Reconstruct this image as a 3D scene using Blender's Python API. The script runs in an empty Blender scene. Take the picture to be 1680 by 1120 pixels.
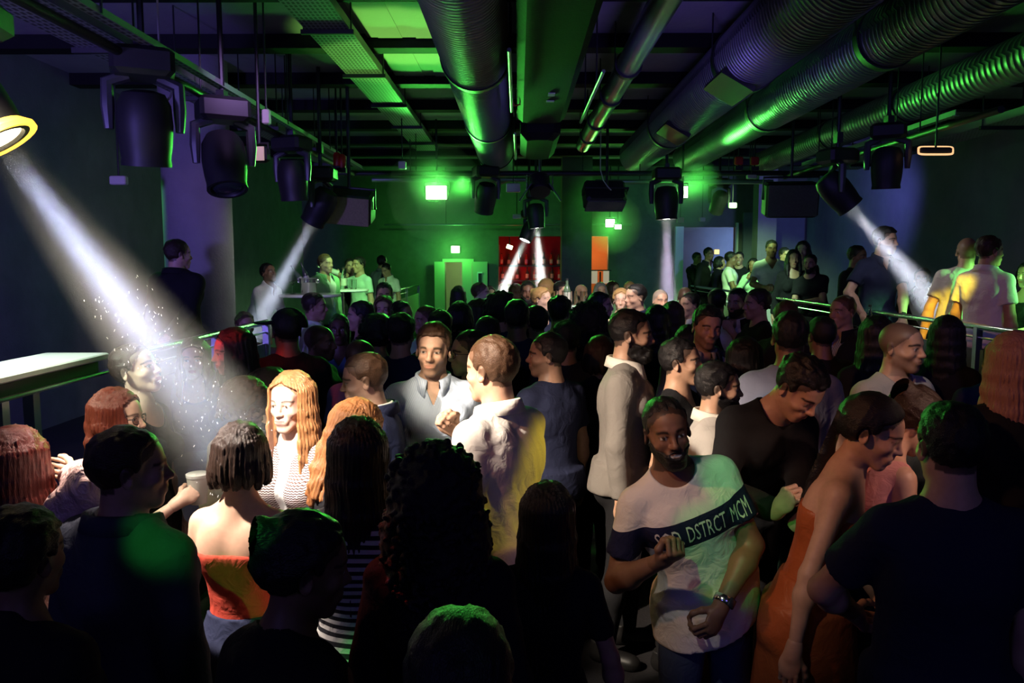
import bpy, bmesh, math, random
import numpy as np
from mathutils import Vector, Matrix
from mathutils.bvhtree import BVHTree
SC = bpy.context.scene
COL = SC.collection

# ------------------------------------------------------------------ camera, exposure
CAM_Z, FPX, PITCH, YAWC = 2.05, 1307.0, 5.77, 0.438
cam_d = bpy.data.cameras.new('camera'); cam = bpy.data.objects.new('camera', cam_d); COL.objects.link(cam)
cam_d.sensor_width = 36.0; cam_d.lens = FPX / 1680 * 36.0; cam_d.clip_start = .05; cam_d.clip_end = 100
cam.location = (0, 0, CAM_Z); cam.rotation_euler = (math.radians(90 - PITCH), 0, math.radians(YAWC))
SC.camera = cam
SC.view_settings.view_transform = 'Standard'; SC.view_settings.look = 'None'; SC.view_settings.exposure = 0.0; SC.view_settings.gamma = 1.0
SC.view_settings.use_curve_mapping = False
cy = SC.cycles
cy.max_bounces = 4; cy.diffuse_bounces = 2; cy.glossy_bounces = 2; cy.transmission_bounces = 4; cy.volume_bounces = 0; cy.transparent_max_bounces = 6
cy.caustics_reflective = False; cy.caustics_refractive = False
cy.sample_clamp_indirect = 4.0; cy.use_denoising = True
try: cy.denoiser = 'OPENIMAGEDENOISE'
except Exception: pass

_RC = (Matrix.Rotation(math.radians(YAWC), 3, 'Z') @ Matrix.Rotation(math.radians(90 - PITCH), 3, 'X'))
def pix(px, py, Y):
    """the point at distance Y down the room seen at a pixel of the 1680 x 1120 frame"""
    d = _RC @ Vector(((px - 840) / FPX, (560 - py) / FPX, -1))
    return np.array([0, 0, CAM_Z]) + np.array(d) * (Y / d.y)
# ------------------------------------------------------------------ world and the lamps that are not built as fixtures in view
w = bpy.data.worlds.new('world'); SC.world = w; w.use_nodes = True
w.node_tree.nodes['Background'].inputs[0].default_value = (.010, .009, .03, 1); w.node_tree.nodes['Background'].inputs[1].default_value = .12

def aim(o, target):
    d = Vector(target) - o.location
    o.rotation_euler = d.to_track_quat('-Z', 'Y').to_euler()

def lamp(kind, name, loc, color, power, target=None, size=.1, cone=40, blend=.3, parent=None, size_y=None):
    l = bpy.data.lights.new(name, kind); l.energy = power; l.color = color
    if kind == 'AREA':
        l.size = size
        if size_y: l.shape = 'RECTANGLE'; l.size_y = size_y
    else: l.shadow_soft_size = size
    if kind == 'SPOT': l.spot_size = math.radians(cone); l.spot_blend = blend
    o = bpy.data.objects.new(name, l); COL.objects.link(o); o.location = [float(v) for v in loc]
    if target is not None: aim(o, [float(v) for v in target])
    return o

# unseen blue fill lamps added for the navy ambient, not real fixtures
INDIGO = (.27, .20, 1.0)
lamp('AREA', 'blue_wash', (-2.8, -2.5, 3.2), INDIGO, 11, (-2.9, 7.0, 2.6), 1.0)
lamp('AREA', 'blue_wash', (2.2, -2.5, 3.0), INDIGO, 9, (2.6, 7.0, 3.2), 1.0)
lamp('SPOT', 'blue_wash', (-3.0, 1.2, 2.3), INDIGO, 420, (-4.1, 8.5, 2.3), .2, 80, .9)
lamp('SPOT', 'blue_wash', (2.3, .9, 3.4), INDIGO, 62, (3.9, 8.5, 2.3), .2, 84, .9)
lamp('SPOT', 'blue_wash', (.9, 4.6, 2.7), INDIGO, 30, (1.3, 8.0, 3.9), .2, 110, .9)
lamp('SPOT', 'blue_wash', (-1.0, 1.4, 2.6), INDIGO, 26, (-1.3, 5.5, 3.9), .2, 100, .9)
lamp('SPOT', 'blue_wash', (4.7, 10.6, 3.5), (.25, .27, 1.0), 190, (5.3, 15.5, 1.9), .2, 84, .9)
lamp('SPOT', 'violet_wash', (-1.4, 4.6, 3.4), (.55, .32, .9), 60, (-2.95, 7.3, 2.3), .15, 44, .8)
# spots with no built body; the ones marked added have no known source
AMBER = (1.0, .40, .16)
lamp('SPOT', 'amber_head', (-2.05, 1.3, 3.3), AMBER, 190, (1.7, 3.9, 1.35), .06, 46, .9)
lamp('SPOT', 'white_head', (-1.9, 1.9, 2.95), (1.0, .84, .66), 1250, (.0, 3.3, 1.45), .05, 26, .7)
lamp('SPOT', 'white_head', (-1.9, 2.2, 2.95), (1.0, .86, .74), 950, (-.98, 2.62, 1.25), .05, 30, .7)
lamp('SPOT', 'white_head', (-1.3, 1.2, 3.3), (1.0, .93, .85), 1700, (-.83, 2.95, 1.50), .05, 12, .6)  # added from the front to whiten the blond woman's face
lamp('SPOT', 'white_head', (-1.7, 2.0, 2.9), (1.0, .86, .62), 160, (-1.55, 3.2, 1.45), .05, 34, .7)
lamp('SPOT', 'white_head', (-.15, 3.25, 3.4), (1.0, .86, .75), 480, (-.82, 2.15, 1.46), .04, 11, .7)  # added to light the face edge of the man in denim
lamp('SPOT', 'white_head', (-1.0, 3.1, 3.3), (1.0, .80, .70), 620, (-1.27, 2.3, 1.5), .05, 15, .7)  # added to brighten the satin sleeve
lamp('SPOT', 'white_head', (-.9, 1.4, 3.3), (1.0, .84, .58), 420, (-.37, 3.5, 1.62), .04, 9, .6)  # added for the face of the man in pale blue shirt
lamp('SPOT', 'red_head', (-1.5, 2.9, 3.0), (1.0, .05, .03), 110, (-.33, 1.88, 1.25), .05, 9, .8)
lamp('SPOT', 'red_head', (-2.2, 3.6, 2.4), (1.0, .05, .04), 60, (-1.5, 4.2, 1.6), .05, 20, .8)
lamp('SPOT', 'amber_head', (2.7, 1.7, 2.7), (1.0, .58, .42), 120, (1.28, 2.75, 1.46), .05, 17, .7)
lamp('SPOT', 'yellow_head', (2.4, 3.15, 3.0), (1.0, .70, .03), 170, (.07, 2.95, 1.22), .04, 8, .5)
lamp('SPOT', 'yellow_head', (3.1, 5.0, 2.9), (1.0, .70, .03), 420, (3.47, 6.45, 1.78), .04, 10, .6)
lamp('SPOT', 'white_head', (.7, 6.4, 3.3), (1.0, .88, .78), 520, (1.0, 8.6, 1.6), .05, 50, .8)  # added to bring up faces in the far bar crowd
lamp('SPOT', 'white_head', (1.0, 2.1, 3.5), (1.0, .85, .70), 95, (1.86, 3.8, 1.42), .05, 12, .7)  # added to brighten the shaven-headed man in grey
lamp('SPOT', 'green_column_head', (-4.0, 7.75, 3.1), (.10, 1.0, .12), 60, (-3.2, 7.4, 2.2), .05, 60, .7)
# the green pattern projector over the camera
GRN = (.06, 1.0, .10)
for t, p, c in (((.69, 2.5, 1.40), 210, 4.0), ((.64, 2.5, 1.14), 130, 4.2), ((-.90, 2.0, 1.33), 300, 4), ((-.52, 1.68, 1.38), 200, 3.5), ((.05, 1.0, 1.47), 3, 4)):
    lamp('SPOT', 'green_pattern', (-.9, -.4, 3.6), GRN, p, t, .02, c, .6)
lamp('SPOT', 'white_head', (-.9, .6, 3.5), (1.0, .88, .76), 75, (.58, 2.55, 1.30), .05, 17, .7)  # added, unseen, to brighten the lettered white tee
lamp('SPOT', 'green_rail_head', (5.3, 5.0, 2.7), (.2, 1.0, .2), 1500, (3.95, 6.4, 1.75), .05, 22, .7)
lamp('SPOT', 'panel_lamp', (1.9, 8.6, 3.2), (.55, 1.0, .6), 420, (3.3, 10.4, 1.2), .05, 34, .7)  # unseen spot added to brighten the pale rail panels
# ------------------------------------------------------------------ implicit-surface modelling helpers
f32 = np.float32

def smin(a, b, k):
    h = np.maximum(k - np.abs(a - b), 0.0) / k
    return np.minimum(a, b) - h * h * (k * 0.25)

def smax(a, b, k):
    return -smin(-a, -b, k)

class Grid:
    """A rectilinear sampling grid; fields are float32 arrays over it."""
    def __init__(g, ax, ay, az):
        g.ax, g.ay, g.az = (np.asarray(a, f32) for a in (ax, ay, az))
        g.shape = (len(ax), len(ay), len(az))
    def new(g, v=0.25):
        return np.full(g.shape, v, f32)
    def sub(g, lo, hi):
        s = []
        for a, l, h in zip((g.ax, g.ay, g.az), lo, hi):
            i0 = max(0, int(np.searchsorted(a, l)) - 1); i1 = min(len(a), int(np.searchsorted(a, h)) + 1)
            if i1 <= i0: return None
            s.append(slice(i0, i1))
        X = g.ax[s[0]][:, None, None]; Y = g.ay[s[1]][None, :, None]; Z = g.az[s[2]][None, None, :]
        return tuple(s), X, Y, Z

MARG = 0.10

def add_cone(g, F, a, b, r1, r2, k=0.03, marg=MARG):
    """tapered capsule"""
    a = np.asarray(a, float); b = np.asarray(b, float)
    R = max(r1, r2) + marg
    q = g.sub(np.minimum(a, b) - R, np.maximum(a, b) + R)
    if q is None: return
    s, X, Y, Z = q
    d = b - a; L2 = max(float(d @ d), 1e-9)
    px, py, pz = X - f32(a[0]), Y - f32(a[1]), Z - f32(a[2])
    t = np.clip((px * f32(d[0]) + py * f32(d[1]) + pz * f32(d[2])) / f32(L2), 0, 1)
    dist = np.sqrt((px - t * f32(d[0])) ** 2 + (py - t * f32(d[1])) ** 2 + (pz - t * f32(d[2])) ** 2) - (f32(r1) + t * f32(r2 - r1))
    F[s] = smin(F[s], dist, k)

def ell_dist(px, py, pz, r):
    k0 = np.sqrt((px / f32(r[0])) ** 2 + (py / f32(r[1])) ** 2 + (pz / f32(r[2])) ** 2) + f32(1e-6)
    k1 = np.sqrt((px / f32(r[0] ** 2)) ** 2 + (py / f32(r[1] ** 2)) ** 2 + (pz / f32(r[2] ** 2)) ** 2) + f32(1e-6)
    return k0 * (k0 - 1) / k1

def add_ell(g, F, c, r, R=None, k=0.03, sub=False, marg=MARG):
    """ellipsoid with optional rotation (columns of R are its axes)"""
    c = np.asarray(c, float); m = max(r) + marg
    q = g.sub(c - m, c + m)
    if q is None: return
    s, X, Y, Z = q
    px, py, pz = X - f32(c[0]), Y - f32(c[1]), Z - f32(c[2])
    if R is not None:
        R = np.asarray(R, float)
        px, py, pz = (px * f32(R[0, i]) + py * f32(R[1, i]) + pz * f32(R[2, i]) for i in range(3))
    d = ell_dist(px, py, pz, r)
    F[s] = smax(F[s], -d, k) if sub else smin(F[s], d, k)

_EDGES = [(0,1),(2,3),(4,5),(6,7),(0,2),(1,3),(4,6),(5,7),(0,4),(1,5),(2,6),(3,7)]

def surface_net(g, F):
    """dual mesh of the zero level set: verts (n,3), quads (m,4)"""
    neg = F < 0
    c = neg[:-1,:-1,:-1].astype(np.int8)
    for dx in (0,1):
        for dy in (0,1):
            for dz in (0,1):
                if dx or dy or dz:
                    c = c + neg[dx:F.shape[0]-1+dx, dy:F.shape[1]-1+dy, dz:F.shape[2]-1+dz]
    act = np.argwhere((c > 0) & (c < 8))
    if len(act) == 0: return np.zeros((0,3)), np.zeros((0,4), int)
    idx = np.full(c.shape, -1, np.int32); idx[tuple(act.T)] = np.arange(len(act))
    val = []; pos = []
    for k in range(8):
        o = act + np.array([k & 1, (k >> 1) & 1, (k >> 2) & 1])
        val.append(F[tuple(o.T)])
        pos.append(np.stack([g.ax[o[:,0]], g.ay[o[:,1]], g.az[o[:,2]]], 1))
    acc = np.zeros((len(act), 3)); cnt = np.zeros(len(act))
    for a, b in _EDGES:
        va, vb = val[a], val[b]; m = (va < 0) != (vb < 0)
        den = va - vb; t = np.where(m, va / np.where(np.abs(den) < 1e-9, 1e-9, den), 0)[:, None]
        acc += np.where(m[:, None], pos[a] + t * (pos[b] - pos[a]), 0); cnt += m
    V = acc / cnt[:, None]
    quads = []
    for ax in range(3):
        o = [0,0,0]; o[ax] = 1
        sl0 = tuple(slice(0, F.shape[i]-1) if i == ax else slice(1, F.shape[i]-1) for i in range(3))
        sl1 = tuple(slice(1, F.shape[i]) if i == ax else slice(1, F.shape[i]-1) for i in range(3))
        n0, n1 = neg[sl0], neg[sl1]
        e = np.argwhere(n0 != n1)
        if len(e) == 0: continue
        flip = n0[tuple(e.T)]
        b, cc = [(1,2),(2,0),(0,1)][ax]
        base = e.copy()
        def at(db, dc):
            q = base.copy(); q[:, b] += db; q[:, cc] += dc
            return idx[tuple(q.T)]
        Q = np.stack([at(0,0), at(1,0), at(1,1), at(0,1)], 1)
        Q[~flip] = Q[~flip][:, ::-1]
        quads.append(Q)
    return V, np.concatenate(quads) if quads else np.zeros((0,4), int)

def axis(lo, hi, fine=None, h=0.016, hf=0.006):
    """sample positions from lo to hi, spacing hf inside the fine intervals and h elsewhere"""
    cuts = [lo, hi]; fine = fine or []
    fine = [(max(lo, a), min(hi, b)) for a, b in fine if b > lo and a < hi]
    for a, b in fine: cuts += [a, b]
    cuts = sorted(set(round(c, 4) for c in cuts)); out = []
    for a, b in zip(cuts[:-1], cuts[1:]):
        m = (a + b) / 2
        st = hf if any(x - 1e-6 <= m <= y + 1e-6 for x, y in fine) else h
        n = max(1, int(math.ceil((b - a) / st - 1e-6)))
        out += [a + (b - a) * i / n for i in range(n)]
    return out + [cuts[-1]]

def rot(ax, deg):
    c, s = math.cos(math.radians(deg)), math.sin(math.radians(deg))
    return np.array({'x': [[1,0,0],[0,c,-s],[0,s,c]], 'y': [[c,0,s],[0,1,0],[-s,0,c]], 'z': [[c,-s,0],[s,c,0],[0,0,1]]}[ax], float)

def mesh_from(name, V, Q, mats, smooth=True, attrs=None, matidx=None):
    me = bpy.data.meshes.new(name)
    V = np.asarray(V, np.float32); n, m = len(V), len(Q)
    if isinstance(Q, np.ndarray):
        k = Q.shape[1]
        me.vertices.add(n); me.vertices.foreach_set('co', V.ravel())
        me.loops.add(m * k); me.loops.foreach_set('vertex_index', np.asarray(Q, np.int32).ravel())
        me.polygons.add(m); me.polygons.foreach_set('loop_start', np.arange(0, m * k, k, dtype=np.int32))
        try: me.polygons.foreach_set('loop_total', np.full(m, k, np.int32))
        except Exception: pass
    else:
        me.from_pydata([tuple(v) for v in V], [], [tuple(q) for q in Q])
    me.update(calc_edges=True)
    if smooth: me.polygons.foreach_set('use_smooth', np.ones(len(me.polygons), bool))
    if matidx is not None: me.polygons.foreach_set('material_index', np.asarray(matidx, np.int32))
    for mt in (mats if isinstance(mats, (list, tuple)) else [mats]):
        me.materials.append(mt)
    for an, arr in (attrs or {}).items():
        arr = np.asarray(arr, np.float32)
        if an == 'Col':
            at = me.attributes.new(an, 'FLOAT_COLOR', 'POINT')
            at.data.foreach_set('color', np.concatenate([arr, np.ones((len(arr), 1), np.float32)], 1).ravel())
        elif arr.ndim == 2:
            at = me.attributes.new(an, 'FLOAT_VECTOR', 'POINT'); at.data.foreach_set('vector', arr.ravel())
        else:
            at = me.attributes.new(an, 'FLOAT', 'POINT'); at.data.foreach_set('value', arr)
    me.update()
    return me

def link(name, me, parent=None):
    o = bpy.data.objects.new(name, me); COL.objects.link(o)
    if parent is not None: o.parent = parent
    return o

_nr = np.random.RandomState(5)
_NW = _nr.normal(size=(40, 3)); _NW /= np.linalg.norm(_NW, axis=1)[:, None]; _NP = _nr.uniform(0, 6.28, 40)
def folds(X, Y, Z, seed, freq, n=5):
    """cheap soft cloth-fold noise in -1..1"""
    out = 0; o = (seed * 7) % 30
    for i in range(n):
        w = _NW[(o + i) % 40] * freq * (0.7 + 0.25 * i); p = _NP[(o + 3 * i) % 40]
        out = out + np.sin(X * f32(w[0]) + Y * f32(w[1]) + Z * f32(w[2]) + f32(p) + (0 if i == 0 else 1.3 * prev))
        prev = np.sin(X * f32(w[1]) + Y * f32(w[2]) - Z * f32(w[0]) + f32(2 * p))
        if i == 0: prev = prev * 0.5
    return out / n

# ------------------------------------------------------------------ heads and hands, built once and re-used
HEADS = {}
def head_field(kind):
    """signed field of a head in head space (origin between the eyes' level and the ears, face towards -Y)"""
    if kind in HEADS: return HEADS[kind]
    fem = 'f' in kind
    h = 0.0042
    g = Grid(np.arange(-.112, .1121, h), np.arange(-.150, .1461, h), np.arange(-.165, .1481, h))
    F = g.new(0.2); w = 0.92 if fem else 1.0
    add_ell(g, F, (0, .018, .030), (.0745 * (0.97 if fem else 1), .094, .088), k=.02)
    add_ell(g, F, (0, -.020, -.036), (.0575 * w, .066, .074), k=.035)
    add_ell(g, F, (0, -.030, .035), (.062, .060, .06), k=.03)
    add_cone(g, F, (-.008 * w, -.068, -.102), (.008 * w, -.068, -.102), .0135 if fem else .017, .0135 if fem else .017, k=.028)
    for s in (-1, 1):
        add_cone(g, F, (s * (.037 if fem else .042), .008, -.060), (s * .012, -.060, -.099), .015 if fem else .019, .012, k=.032)
        add_ell(g, F, (s * .043 * w, -.060, -.024), (.021, .020, .019), k=.032)
        add_cone(g, F, (s * .014, -.084, .019), (s * .046, -.068, .018), .010 if fem else .0125, .008, k=.016)
    for s in (-1, 1):
        add_ell(g, F, (s * .031, -.098, -.001), (.020, .017, .0125), k=.016, sub=True)
        add_ell(g, F, (s * .062, -.060, .005), (.008, .03, .03), k=.02, sub=True)
    for s in (-1, 1):
        add_ell(g, F, (s * .0315, -.0755, -.001), (.0125, .0125, .0118), k=.003)
        add_cone(g, F, (s * .019, -.087, .0075), (s * .044, -.079, .0055), .0036, .0032, k=.006)
    nz = .92 if fem else 1.0
    add_cone(g, F, (0, -.086, .010), (0, -.108 * (0.985 if fem else 1), -.030), .0080, .0105 * nz, k=.014)
    add_ell(g, F, (0, -.108, -.033), (.0105 * nz, .0105, .009), k=.010)
    for s in (-1, 1):
        add_ell(g, F, (s * .0125 * nz, -.097, -.036), (.0085 * nz, .010, .0075), k=.008)
        add_ell(g, F, (s * .006, -.102, -.0435), (.0035, .005, .003), k=.003, sub=True)
    add_cone(g, F, (0, -.090, -.046), (0, -.092, -.056), .006, .006, k=.012)
    sm = 'smile' in kind
    lw = .028 if sm else .0245
    add_ell(g, F, (0, -.082, -.067), (lw + .006, .016, .020), k=.016)
    fl = 1.25 if fem else 1.0
    zo = -.002 if sm else 0
    add_ell(g, F, (0, -.0925 + (.003 if sm else 0), -.0615 + zo), (lw, .0072, .0038 * fl), k=.006)
    add_ell(g, F, (0, -.0922 + (.003 if sm else 0), -.0725 + zo - (.005 if sm else 0)), (lw * .82, .0076, .0048 * fl), k=.006)
    mz = -.0665 + zo - (.002 if sm else 0)
    add_ell(g, F, (0, -.1025, mz), (lw * 1.05, .009, .0018 if not sm else .005), k=.003, sub=True)
    if sm: add_ell(g, F, (0, -.088, mz + .001), (lw * .9, .008, .0065), k=.002)
    for s in (-1, 1):
        E = rot('z', s * 22)
        add_ell(g, F, (s * .079, .016, -.010), (.0075, .019, .033), R=E @ rot('x', -10), k=.008)
        add_ell(g, F, (s * .0865, .012, -.008), (.006, .011, .019), R=E, k=.006, sub=True)
    HEADS[kind] = (g, F, h)
    return HEADS[kind]

def sample_head(kind, hx, hy, hz):
    """trilinear lookup of the head field; large outside"""
    g, F, h = head_field(kind)
    fx = (hx - g.ax[0]) / f32(h); fy = (hy - g.ay[0]) / f32(h); fz = (hz - g.az[0]) / f32(h)
    nx, ny, nz = g.shape
    ins = (fx >= 0) & (fy >= 0) & (fz >= 0) & (fx < nx - 1.01) & (fy < ny - 1.01) & (fz < nz - 1.01)
    fx = np.clip(fx, 0, nx - 1.01); fy = np.clip(fy, 0, ny - 1.01); fz = np.clip(fz, 0, nz - 1.01)
    i, j, k = fx.astype(np.int32), fy.astype(np.int32), fz.astype(np.int32)
    u, v, w = fx - i, fy - j, fz - k
    out = 0
    for a in (0, 1):
        wa = u if a else 1 - u
        for b in (0, 1):
            wb = v if b else 1 - v
            for c in (0, 1):
                out = out + wa * wb * (w if c else 1 - w) * F[i + a, j + b, k + c]
    return np.where(ins, out, f32(0.2))

HANDS = {}
def hand_mesh(pose, lod):
    """right hand, wrist at origin, fingers along -Z, palm facing -Y... thumb towards +X; verts, quads"""
    key = (pose, lod)
    if key in HANDS: return HANDS[key]
    h = (0.0030, 0.0045, 0.007)[lod]
    g = Grid(np.arange(-.075, .0951, h), np.arange(-.115, .0551, h), np.arange(-.215, .0451, h))
    F = g.new(0.2)
    add_cone(g, F, (0, 0, .03), (0, 0, -.02), .027, .026, k=.02)
    add_ell(g, F, (0, 0, .0), (.030, .022, .04), k=.02)
    add_ell(g, F, (-.004, .002, -.058), (.042, .0155, .050), k=.02)
    curl = {'relaxed': (18, 28, 18), 'open': (4, 8, 5), 'grip': (52, 58, 34), 'fist': (78, 95, 60), 'point': (70, 90, 55)}[pose]
    fing = [(.029, .046, .026, .021, .0092), (.008, .050, .030, .022, .0094), (-.013, .047, .028, .021, .0088), (-.032, .037, .022, .019, .0078)]
    for n, (x, a, b, c, r) in enumerate(fing):
        p = np.array([x * .98, .002, -.094 + abs(x + .0) * .18]); ang = 0
        splay = x * (2.2 if pose == 'open' else 0.9)
        cu = curl
        if pose == 'point' and n == 0: cu = (2, 4, 3)
        if pose == 'relaxed': cu = tuple(v * (1 + .22 * n) for v in curl)
        for L, da, rr in zip((a, b, c), cu, (1.0, .93, .84)):
            ang += da
            d = np.array([math.sin(splay) * math.cos(math.radians(ang)), -math.sin(math.radians(ang)), -math.cos(math.radians(ang)) * math.cos(splay)])
            q = p + d * L
            add_cone(g, F, p, q, r * rr, r * rr * .93, k=.006, marg=.02)
            p = q
    if pose in ('fist', 'point'): T = [(.022, -.006, -.028), (.042, -.026, -.056), (.030, -.050, -.078), (.006, -.056, -.088)]
    elif pose == 'grip': T = [(.022, -.006, -.028), (.046, -.024, -.050), (.050, -.052, -.072), (.036, -.072, -.086)]
    elif pose == 'open': T = [(.022, -.004, -.026), (.054, -.010, -.048), (.076, -.012, -.074), (.088, -.012, -.096)]
    else: T = [(.022, -.006, -.028), (.044, -.018, -.054), (.052, -.030, -.082), (.050, -.040, -.104)]
    for p, q, r1, r2 in zip(T[:-1], T[1:], (.0150, .0118, .0102), (.0122, .0106, .0085)):
        add_cone(g, F, p, q, r1, r2, k=.008, marg=.02)
    HANDS[key] = surface_net(g, F)
    return HANDS[key]
# ------------------------------------------------------------------ materials
_M = {}
def nodes_of(name):
    m = bpy.data.materials.new(name); m.use_nodes = True
    return m, m.node_tree, m.node_tree.nodes['Principled BSDF']

def MAT(name):
    if not isinstance(name, str): return name
    if name in _M: return _M[name]
    m = MATDEF[name](name); _M[name] = m
    return m

def N(nt, t, **kw):
    n = nt.nodes.new(t)
    for k, v in kw.items():
        if k.startswith('i_'): n.inputs[k[2:].replace('_', ' ')].default_value = v
        else: setattr(n, k, v)
    return n

def cloth(c, rough=.85, bump=.25, spec=.2, sheen=0.0, weave=900):
    def f(name):
        m, nt, b = nodes_of(name)
        b.inputs['Base Color'].default_value = (*c, 1); b.inputs['Roughness'].default_value = rough
        b.inputs['Specular IOR Level'].default_value = spec
        if sheen: b.inputs['Sheen Weight'].default_value = sheen
        at = N(nt, 'ShaderNodeAttribute', attribute_name='rest')
        n1 = N(nt, 'ShaderNodeTexNoise', i_Scale=16.0, i_Detail=4.0, i_Distortion=1.2)
        nt.links.new(at.outputs['Vector'], n1.inputs['Vector'])
        bp = N(nt, 'ShaderNodeBump', i_Strength=bump, i_Distance=.03)
        nt.links.new(n1.outputs['Fac'], bp.inputs['Height']); nt.links.new(bp.outputs['Normal'], b.inputs['Normal'])
        n2 = N(nt, 'ShaderNodeTexNoise', i_Scale=float(weave), i_Detail=1.0)
        nt.links.new(at.outputs['Vector'], n2.inputs['Vector'])
        mx = N(nt, 'ShaderNodeMix', data_type='RGBA')
        mx.inputs['A'].default_value = (*[v * .86 for v in c], 1); mx.inputs['B'].default_value = (*[min(1, v * 1.1) for v in c], 1)
        nt.links.new(n2.outputs['Fac'], mx.inputs['Factor']); nt.links.new(mx.outputs['Result'], b.inputs['Base Color'])
        return m
    return f

def plain(c, rough=.5, metal=0.0, emit=None, es=0.0, spec=.5):
    def f(name):
        m, nt, b = nodes_of(name)
        b.inputs['Base Color'].default_value = (*c, 1); b.inputs['Roughness'].default_value = rough; b.inputs['Metallic'].default_value = metal
        b.inputs['Specular IOR Level'].default_value = spec
        if emit: b.inputs['Emission Color'].default_value = (*emit, 1); b.inputs['Emission Strength'].default_value = es
        return m
    return f

def skin_f(name):
    m, nt, b = nodes_of(name)
    at = N(nt, 'ShaderNodeAttribute', attribute_name='Col')
    tc = N(nt, 'ShaderNodeTexCoord')
    n1 = N(nt, 'ShaderNodeTexNoise', i_Scale=60.0, i_Detail=3.0); nt.links.new(tc.outputs['Object'], n1.inputs['Vector'])
    mr = N(nt, 'ShaderNodeMapRange'); mr.inputs['To Min'].default_value = .86; mr.inputs['To Max'].default_value = 1.12
    nt.links.new(n1.outputs['Fac'], mr.inputs['Value'])
    vm = N(nt, 'ShaderNodeVectorMath', operation='SCALE'); nt.links.new(at.outputs['Color'], vm.inputs[0]); nt.links.new(mr.outputs['Result'], vm.inputs['Scale'])
    nt.links.new(vm.outputs['Vector'], b.inputs['Base Color'])
    b.inputs['Roughness'].default_value = .48; b.inputs['Specular IOR Level'].default_value = .4
    return m

def hair_mat(hc):
    name = 'hair_' + hc
    if name in _M: return _M[name]
    c = HAIRC[hc]
    m, nt, b = nodes_of(name)
    at = N(nt, 'ShaderNodeAttribute', attribute_name='rest')
    n1 = N(nt, 'ShaderNodeTexNoise', i_Scale=420.0, i_Detail=3.0); nt.links.new(at.outputs['Vector'], n1.inputs['Vector'])
    cr = N(nt, 'ShaderNodeMix', data_type='RGBA')
    cr.inputs['A'].default_value = (*[v * .35 for v in c], 1); cr.inputs['B'].default_value = (*[min(1, v * 1.6) for v in c], 1)
    nt.links.new(n1.outputs['Fac'], cr.inputs['Factor']); nt.links.new(cr.outputs['Result'], b.inputs['Base Color'])
    bp = N(nt, 'ShaderNodeBump', i_Strength=.55, i_Distance=.006); nt.links.new(n1.outputs['Fac'], bp.inputs['Height']); nt.links.new(bp.outputs['Normal'], b.inputs['Normal'])
    b.inputs['Roughness'].default_value = .42; b.inputs['Specular IOR Level'].default_value = .35
    _M[name] = m
    return m

MATDEF = {'skin': skin_f,
    'cloth_white': cloth((.80, .79, .77)), 'cloth_offwhite': cloth((.62, .58, .52)), 'cloth_grey': cloth((.33, .31, .29)), 'cloth_taupe': cloth((.17, .155, .14)), 'cloth_darkgrey': cloth((.055, .055, .06)),
    'cloth_black': cloth((.010, .010, .012), bump=.2), 'cloth_navy': cloth((.016, .020, .050)), 'cloth_blue': cloth((.09, .14, .34)), 'cloth_lightblue': cloth((.42, .53, .74)),
    'cloth_denim': cloth((.05, .075, .15)), 'cloth_denim_dark': cloth((.045, .052, .075)), 'cloth_red': cloth((.42, .05, .03)), 'cloth_rust': cloth((.40, .10, .03), rough=.45, spec=.4),
    'cloth_green': cloth((.25, .50, .26)), 'cloth_brown': cloth((.10, .065, .035)), 'cloth_pink': cloth((.62, .28, .27)), 'cloth_mint': cloth((.45, .62, .50)),
    'satin_peach': cloth((.74, .50, .46), rough=.28, spec=.8, bump=.9), 'cloth_slate': cloth((.16, .17, .24)), 'cloth_leather': cloth((.02, .018, .018), rough=.35, spec=.5),
    'plastic_black': plain((.012, .012, .013), .4), 'shoe_black': plain((.012, .011, .011), .45), 'shoe_white': plain((.5, .48, .45), .6),
    'metal_dark': plain((.035, .035, .04), .45, .6), 'metal_steel': plain((.55, .55, .56), .28, 1.0),
}
# ------------------------------------------------------------------ people
LOD = {0: dict(h=.0125, hf=.0046, hz=.024, hair=.0056), 1: dict(h=.017, hf=.0068, hz=.035, hair=.0085), 2: dict(h=.023, hf=.0105, hz=.05, hair=.013)}

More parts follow.
